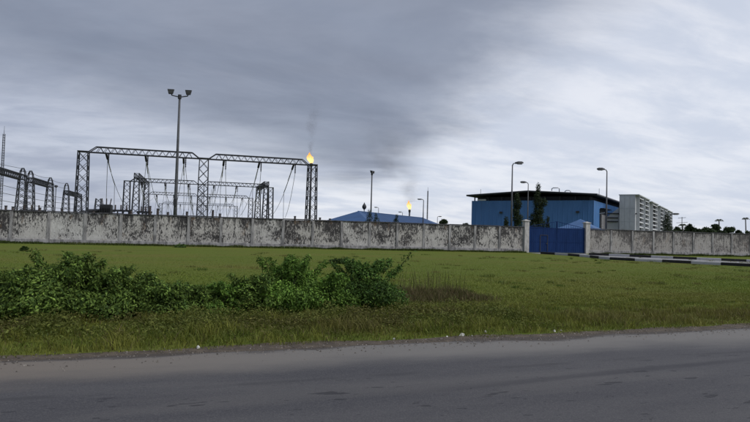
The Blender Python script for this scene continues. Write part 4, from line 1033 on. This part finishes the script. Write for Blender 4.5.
# low clumps in the lawn by the wall
for px, py, wpx, lab in ((180, 247.5, 12, 'small dark weed clump on the lawn near the wall'), (24, 251, 5, 'tiny dark weed on the lawn at far left'), (338, 263.5, 22, 'flat dark weed strip on the lawn behind the shrubs')):
    gp = ground(px, py); dep = gp.length; half = wpx * dep / F_PX * 0.5; v, fc, tn = shrub_leaves([((0, 0, 0.08), (half, half * 0.8, 0.22)), ((half * .4, 0, 0.1), (half * .5, half * 0.5, 0.2))], 600, 0.16, 0.07, (0.02, 0.04, 0.01), (0.04, 0.07, 0.015))
    root = empty('weed_clump', (gp.x, gp.y, 0)); tag(root, lab, 'weeds', 'weed clumps on the lawn'); np_mesh('foliage', v, fc, tn, 'leaf', root)

# trees behind the wall
T0, T1 = (0.016, 0.028, 0.015), (0.046, 0.066, 0.030)  # leaf colours lifted and greyed, so distance haze is put into the tint
def columnar(px, ytop, depth, rad, lab, bulges=(), n=2600, leanx=0.0):
    b, h = base_at(px, ytop, depth); root = empty('columnar_tree', b, R(-YAW)); tag(root, lab, 'tree', 'columnar trees behind the wall')
    m = MB(); m.tube([(0, 0, -0.05), (leanx * 0.5, 0, h * 0.5), (leanx, 0, h * 0.93)], [0.13, 0.09, 0.02], 7); m.build('trunk', 'bark', root)
    blobs = []; k = max(5, int(h / 0.9))
    for i in range(k):
        t_ = (i + 0.7) / k; r_ = rad * (0.75 + 0.35 * math.sin(math.pi * min(1, t_ * 1.05)) ** 0.7) * random.uniform(0.75, 1.15) * (1 if t_ < 0.85 else 0.62)
        blobs.append(((leanx * t_ + random.gauss(0, 0.12 * rad), random.gauss(0, 0.1 * rad), h * t_ * 0.95), (r_, r_, h / k * 0.75)))
    for bx, bz, br in bulges: blobs.append(((bx, 0, bz), (br, br, br * 1.25)))
    v, fc, tn = shrub_leaves(blobs, int(n * 1.7), 0.22, 0.085, T0, T1, 0.1, 1.0); np_mesh('crown', v, fc, tn, 'leaf', root)
columnar(506, 218, 72, 0.42, 'short dark columnar tree left of the tall one by the gate', n=1200)
columnar(517.7, 192.5, 76, 0.55, 'slim tall dark columnar tree left of the gate', n=3000)
columnar(541, 183, 80, 0.66, 'tallest dark tree rising above the shed roof by the gate', ((-0.85, 4.3, 0.6), (-0.8, 3.2, 0.8), (0.45, 6.4, 0.45)), 4600, -0.3)
columnar(548, 217, 74, 0.3, 'small dark shrub-like tree behind the left gate leaf', n=900)
columnar(369.7, 209.5, 118, 0.85, 'dark columnar tree left end in front of the blue roof', n=1200)
columnar(376, 213, 118, 0.75, 'second dark columnar tree in front of the blue roof', n=1100)
columnar(392.5, 214.5, 118, 0.6, 'leaning dark columnar tree right of the pair before the blue roof', n=1100, leanx=0.9)
columnar(667.3, 214.0, 100, 0.85, 'dark columnar tree in front of the far louvred blocks', n=2200)
def round_tree(px, ytop, wpx, depth, lab, n=2200, name='broadleaf_tree'):
    b, h = base_at(px, ytop, depth); root = empty(name, b, R(-YAW)); tag(root, lab, 'tree', 'trees beyond the wall'); w_ = wpx * depth / F_PX / 2
    m = MB(); m.tube([(0, 0, -0.05), (0.1, 0, h * 0.35), (0.0, 0.1, h * 0.75)], [0.25, 0.18, 0.06], 7)
    blobs = []
    for i in range(9):
        a = random.uniform(0, 6.28); r_ = math.sqrt(random.random()) * 0.75; x, y = math.cos(a) * r_ * w_, math.sin(a) * r_ * w_; br = w_ * random.uniform(0.25, 0.42)
        z = h - br - (h * 0.35) * r_ * random.uniform(0.5, 1.3); blobs.append(((x, y, max(1.5, z)), (br * 1.2, br * 1.2, br * 0.85)))
        m.tube([(0, 0, h * 0.4), (x * 0.6, y * 0.6, (h * 0.4 + z) / 2), (x, y, z)], [0.1, 0.06, 0.03], 5)
    m.build('trunk', 'bark', root); v, fc, tn = shrub_leaves(blobs, n, 0.45, 0.24, T0, T1, 0.3); np_mesh('crown', v, fc, tn, 'leaf', root)
def palm(px, ytop, depth, fl, lab, nf=18):
    b, h = base_at(px, ytop + 2, depth); root = empty('palm_tree', b, R(-YAW)); tag(root, lab, 'palm tree', 'palms beyond the wall')
    m = MB(); m.tube([(0, 0, -0.05), (0.15, 0, h * 0.5), (0, 0, h)], [0.2, 0.15, 0.13], 8); m.build('trunk', 'bark', root)
    for k in range(nf):
        a = 2 * math.pi * k / nf + random.uniform(-.15, .15); el = random.uniform(0.0, 1.0); L = fl * random.uniform(0.85, 1.1)
        pts = [Vector((math.cos(a) * L * t_ * (1 - 0.25 * el * t_), math.sin(a) * L * t_ * (1 - 0.25 * el * t_), h + L * (0.75 * el * t_ - (0.35 + 0.6 * el) * t_ * t_))) for t_ in np.linspace(0, 1, 7)]
        m = MB(); m.tube(pts, [0.035] * 6 + [0.01], 4)
        for i in range(1, 7):
            for j in (0.0, 0.5):
                p = pts[i - 1].lerp(pts[i], 1 - j); d = (pts[i] - pts[i - 1]).normalized(); sd_ = d.cross(Vector((0, 0, 1))).normalized()
                for s_ in (-1, 1):
                    e = p + (sd_ * s_ * 0.8 + d * 0.5 + Vector((0, 0, -0.35))) * fl * 0.3 * (1.1 - i / 9); m.add([p, p + d * 0.16, e], [(0, 1, 2)])
        m.build('frond', 'palm_green', root)
simple('palm_green', (0.024, 0.036, 0.016), 0.6)
for a in ((689.5, 223.5, 9, 150, 'small rounded tree right of the aerial pole behind the right wall'), (697, 226, 10, 150, 'low bushy tree between the aerial pole and the big clump'), (677, 226.5, 10, 140, 'low dark bush right beside the last louvred block'), (708.5, 225, 13, 160, 'left half of the big dark tree clump behind the right wall'),
          (715, 222, 12, 165, 'taller tree of the big clump, just left of its palm'), (729, 224.5, 12, 160, 'flat-topped tree right of the big clump'), (738.5, 229.5, 9, 160, 'low bush left of the lone palm'), (748, 230, 12, 160, 'low bush at the right picture edge behind the wall'), (722, 229, 9, 150, 'low bush in the gap right of the big clump'),
          (444.5, 217.5, 9, 170, 'small rounded tree left of the blue shed'), (466.5, 222, 8, 120, 'low bush at the left corner of the blue shed')):
    round_tree(*a)
palm(719, 217.8, 165, 1.25, 'short palm topping the big tree clump on the right')
palm(745.5, 216.2, 170, 1.15, 'lone palm with a round head near the right picture edge')
palm(682.5, 222.5, 150, 1.1, 'small palm beside the aerial pole')
# far-off wood along the horizon
blobs = []
for k in range(260):
    a = R(YAW) + R(-40 + 80 * k / 259); d = random.uniform(520, 640); hh_ = random.uniform(5, 8.5); blobs.append(((math.sin(a) * d, math.cos(a) * d, hh_ * 0.5), (4.0, 4.0, hh_ * 0.55)))
v, fc, tn = shrub_leaves(blobs, 26000, 1.5, 0.9, (0.03, 0.042, 0.03), (0.06, 0.075, 0.05), 0.3); o = np_mesh('distant_wood', v, fc, tn, 'leaf'); tag(o, 'far-off line of trees low along the horizon', 'wood', None, 'stuff')

# loose gravel along the broken road edge
n = 5200; u = rng.uniform(-9, 24, n); v = rng.normal(0.02, 0.22, n) - np.abs(rng.normal(0, 0.25, n)) * (rng.uniform(0, 1, n) < 0.35); x, y = uv_to_xy(u, v)
r_ = 0.006 + 0.016 * rng.uniform(0, 1, n) ** 3; base_ = unit(np.array([[1, 0, 0], [-0.5, 0.87, 0], [-0.5, -0.87, 0], [0, 0, 1.0]]) + 1e-6)
rot = rng.uniform(0, 6.28, n); cs, sn = np.cos(rot)[:, None], np.sin(rot)[:, None]
V = np.stack([base_[None, :, 0] * cs - base_[None, :, 1] * sn, base_[None, :, 0] * sn + base_[None, :, 1] * cs, np.repeat(base_[None, :, 2], n, 0)], 2) * rng.uniform(0.6, 1.3, (n, 4, 1)) * r_[:, None, None]
V += np.stack([x, y, np.full(n, 0.005)], 1)[:, None, :]; i = np.arange(n) * 4
F_ = np.concatenate([np.stack([i, i + 1, i + 3], 1), np.stack([i + 1, i + 2, i + 3], 1), np.stack([i + 2, i, i + 3], 1)])
o = np_mesh('gravel', V.reshape(-1, 3), F_, np.repeat(tints(n, (0.09, 0.08, 0.07), (0.26, 0.24, 0.22), 0.2), 4, axis=0), 'grass_blade'); tag(o, 'loose gravel scattered along the broken road edge', 'gravel', None, 'stuff')

# litter along the road edge
for i, (px, py, s_, lab) in enumerate(((198, 348.5, 0.09, 'white crumpled litter at road edge on the left'), (394, 339.5, 0.07, 'white scrap at road edge below the dark shrub'), (462, 336.0, 0.11, 'largest white litter scrap at road edge, right of centre'), (447, 337.0, 0.05, 'tiny white scrap left of the largest litter piece'),
                                 (472, 336.2, 0.05, 'tiny white scrap right of the largest litter piece'), (485.5, 332.6, 0.08, 'white scrap just inside the grass, right of centre'), (554.5, 331.8, 0.07, 'white scrap at road edge, right part of the picture'), (561, 331.0, 0.05, 'tiny white scrap farthest right on the road edge'))):
    gp = ground(px, py); m = MB(); vs_ = []
    for k in range(3):
        for j in range(6):
            a = 6.283 * j / 6 + 0.5 * k; r_ = 0.45 * s_ * (1.0, 0.85, 0.3)[k] * random.uniform(0.5, 1.2); vs_.append((math.cos(a) * r_, math.sin(a) * r_ * 0.7, (0.0, 0.25, 0.4)[k] * s_ * random.uniform(0.7, 1.3)))
    m.add(vs_, [(6 * k + j, 6 * k + (j + 1) % 6, 6 * k + 6 + (j + 1) % 6, 6 * k + 6 + j) for k in range(2) for j in range(6)] + [(12, 13, 14, 15, 16, 17)])
    o = m.build('litter_scrap', 'litter_white'); o.location = (gp.x, gp.y, 0.005); tag(o, lab, 'litter', 'litter on the road edge')
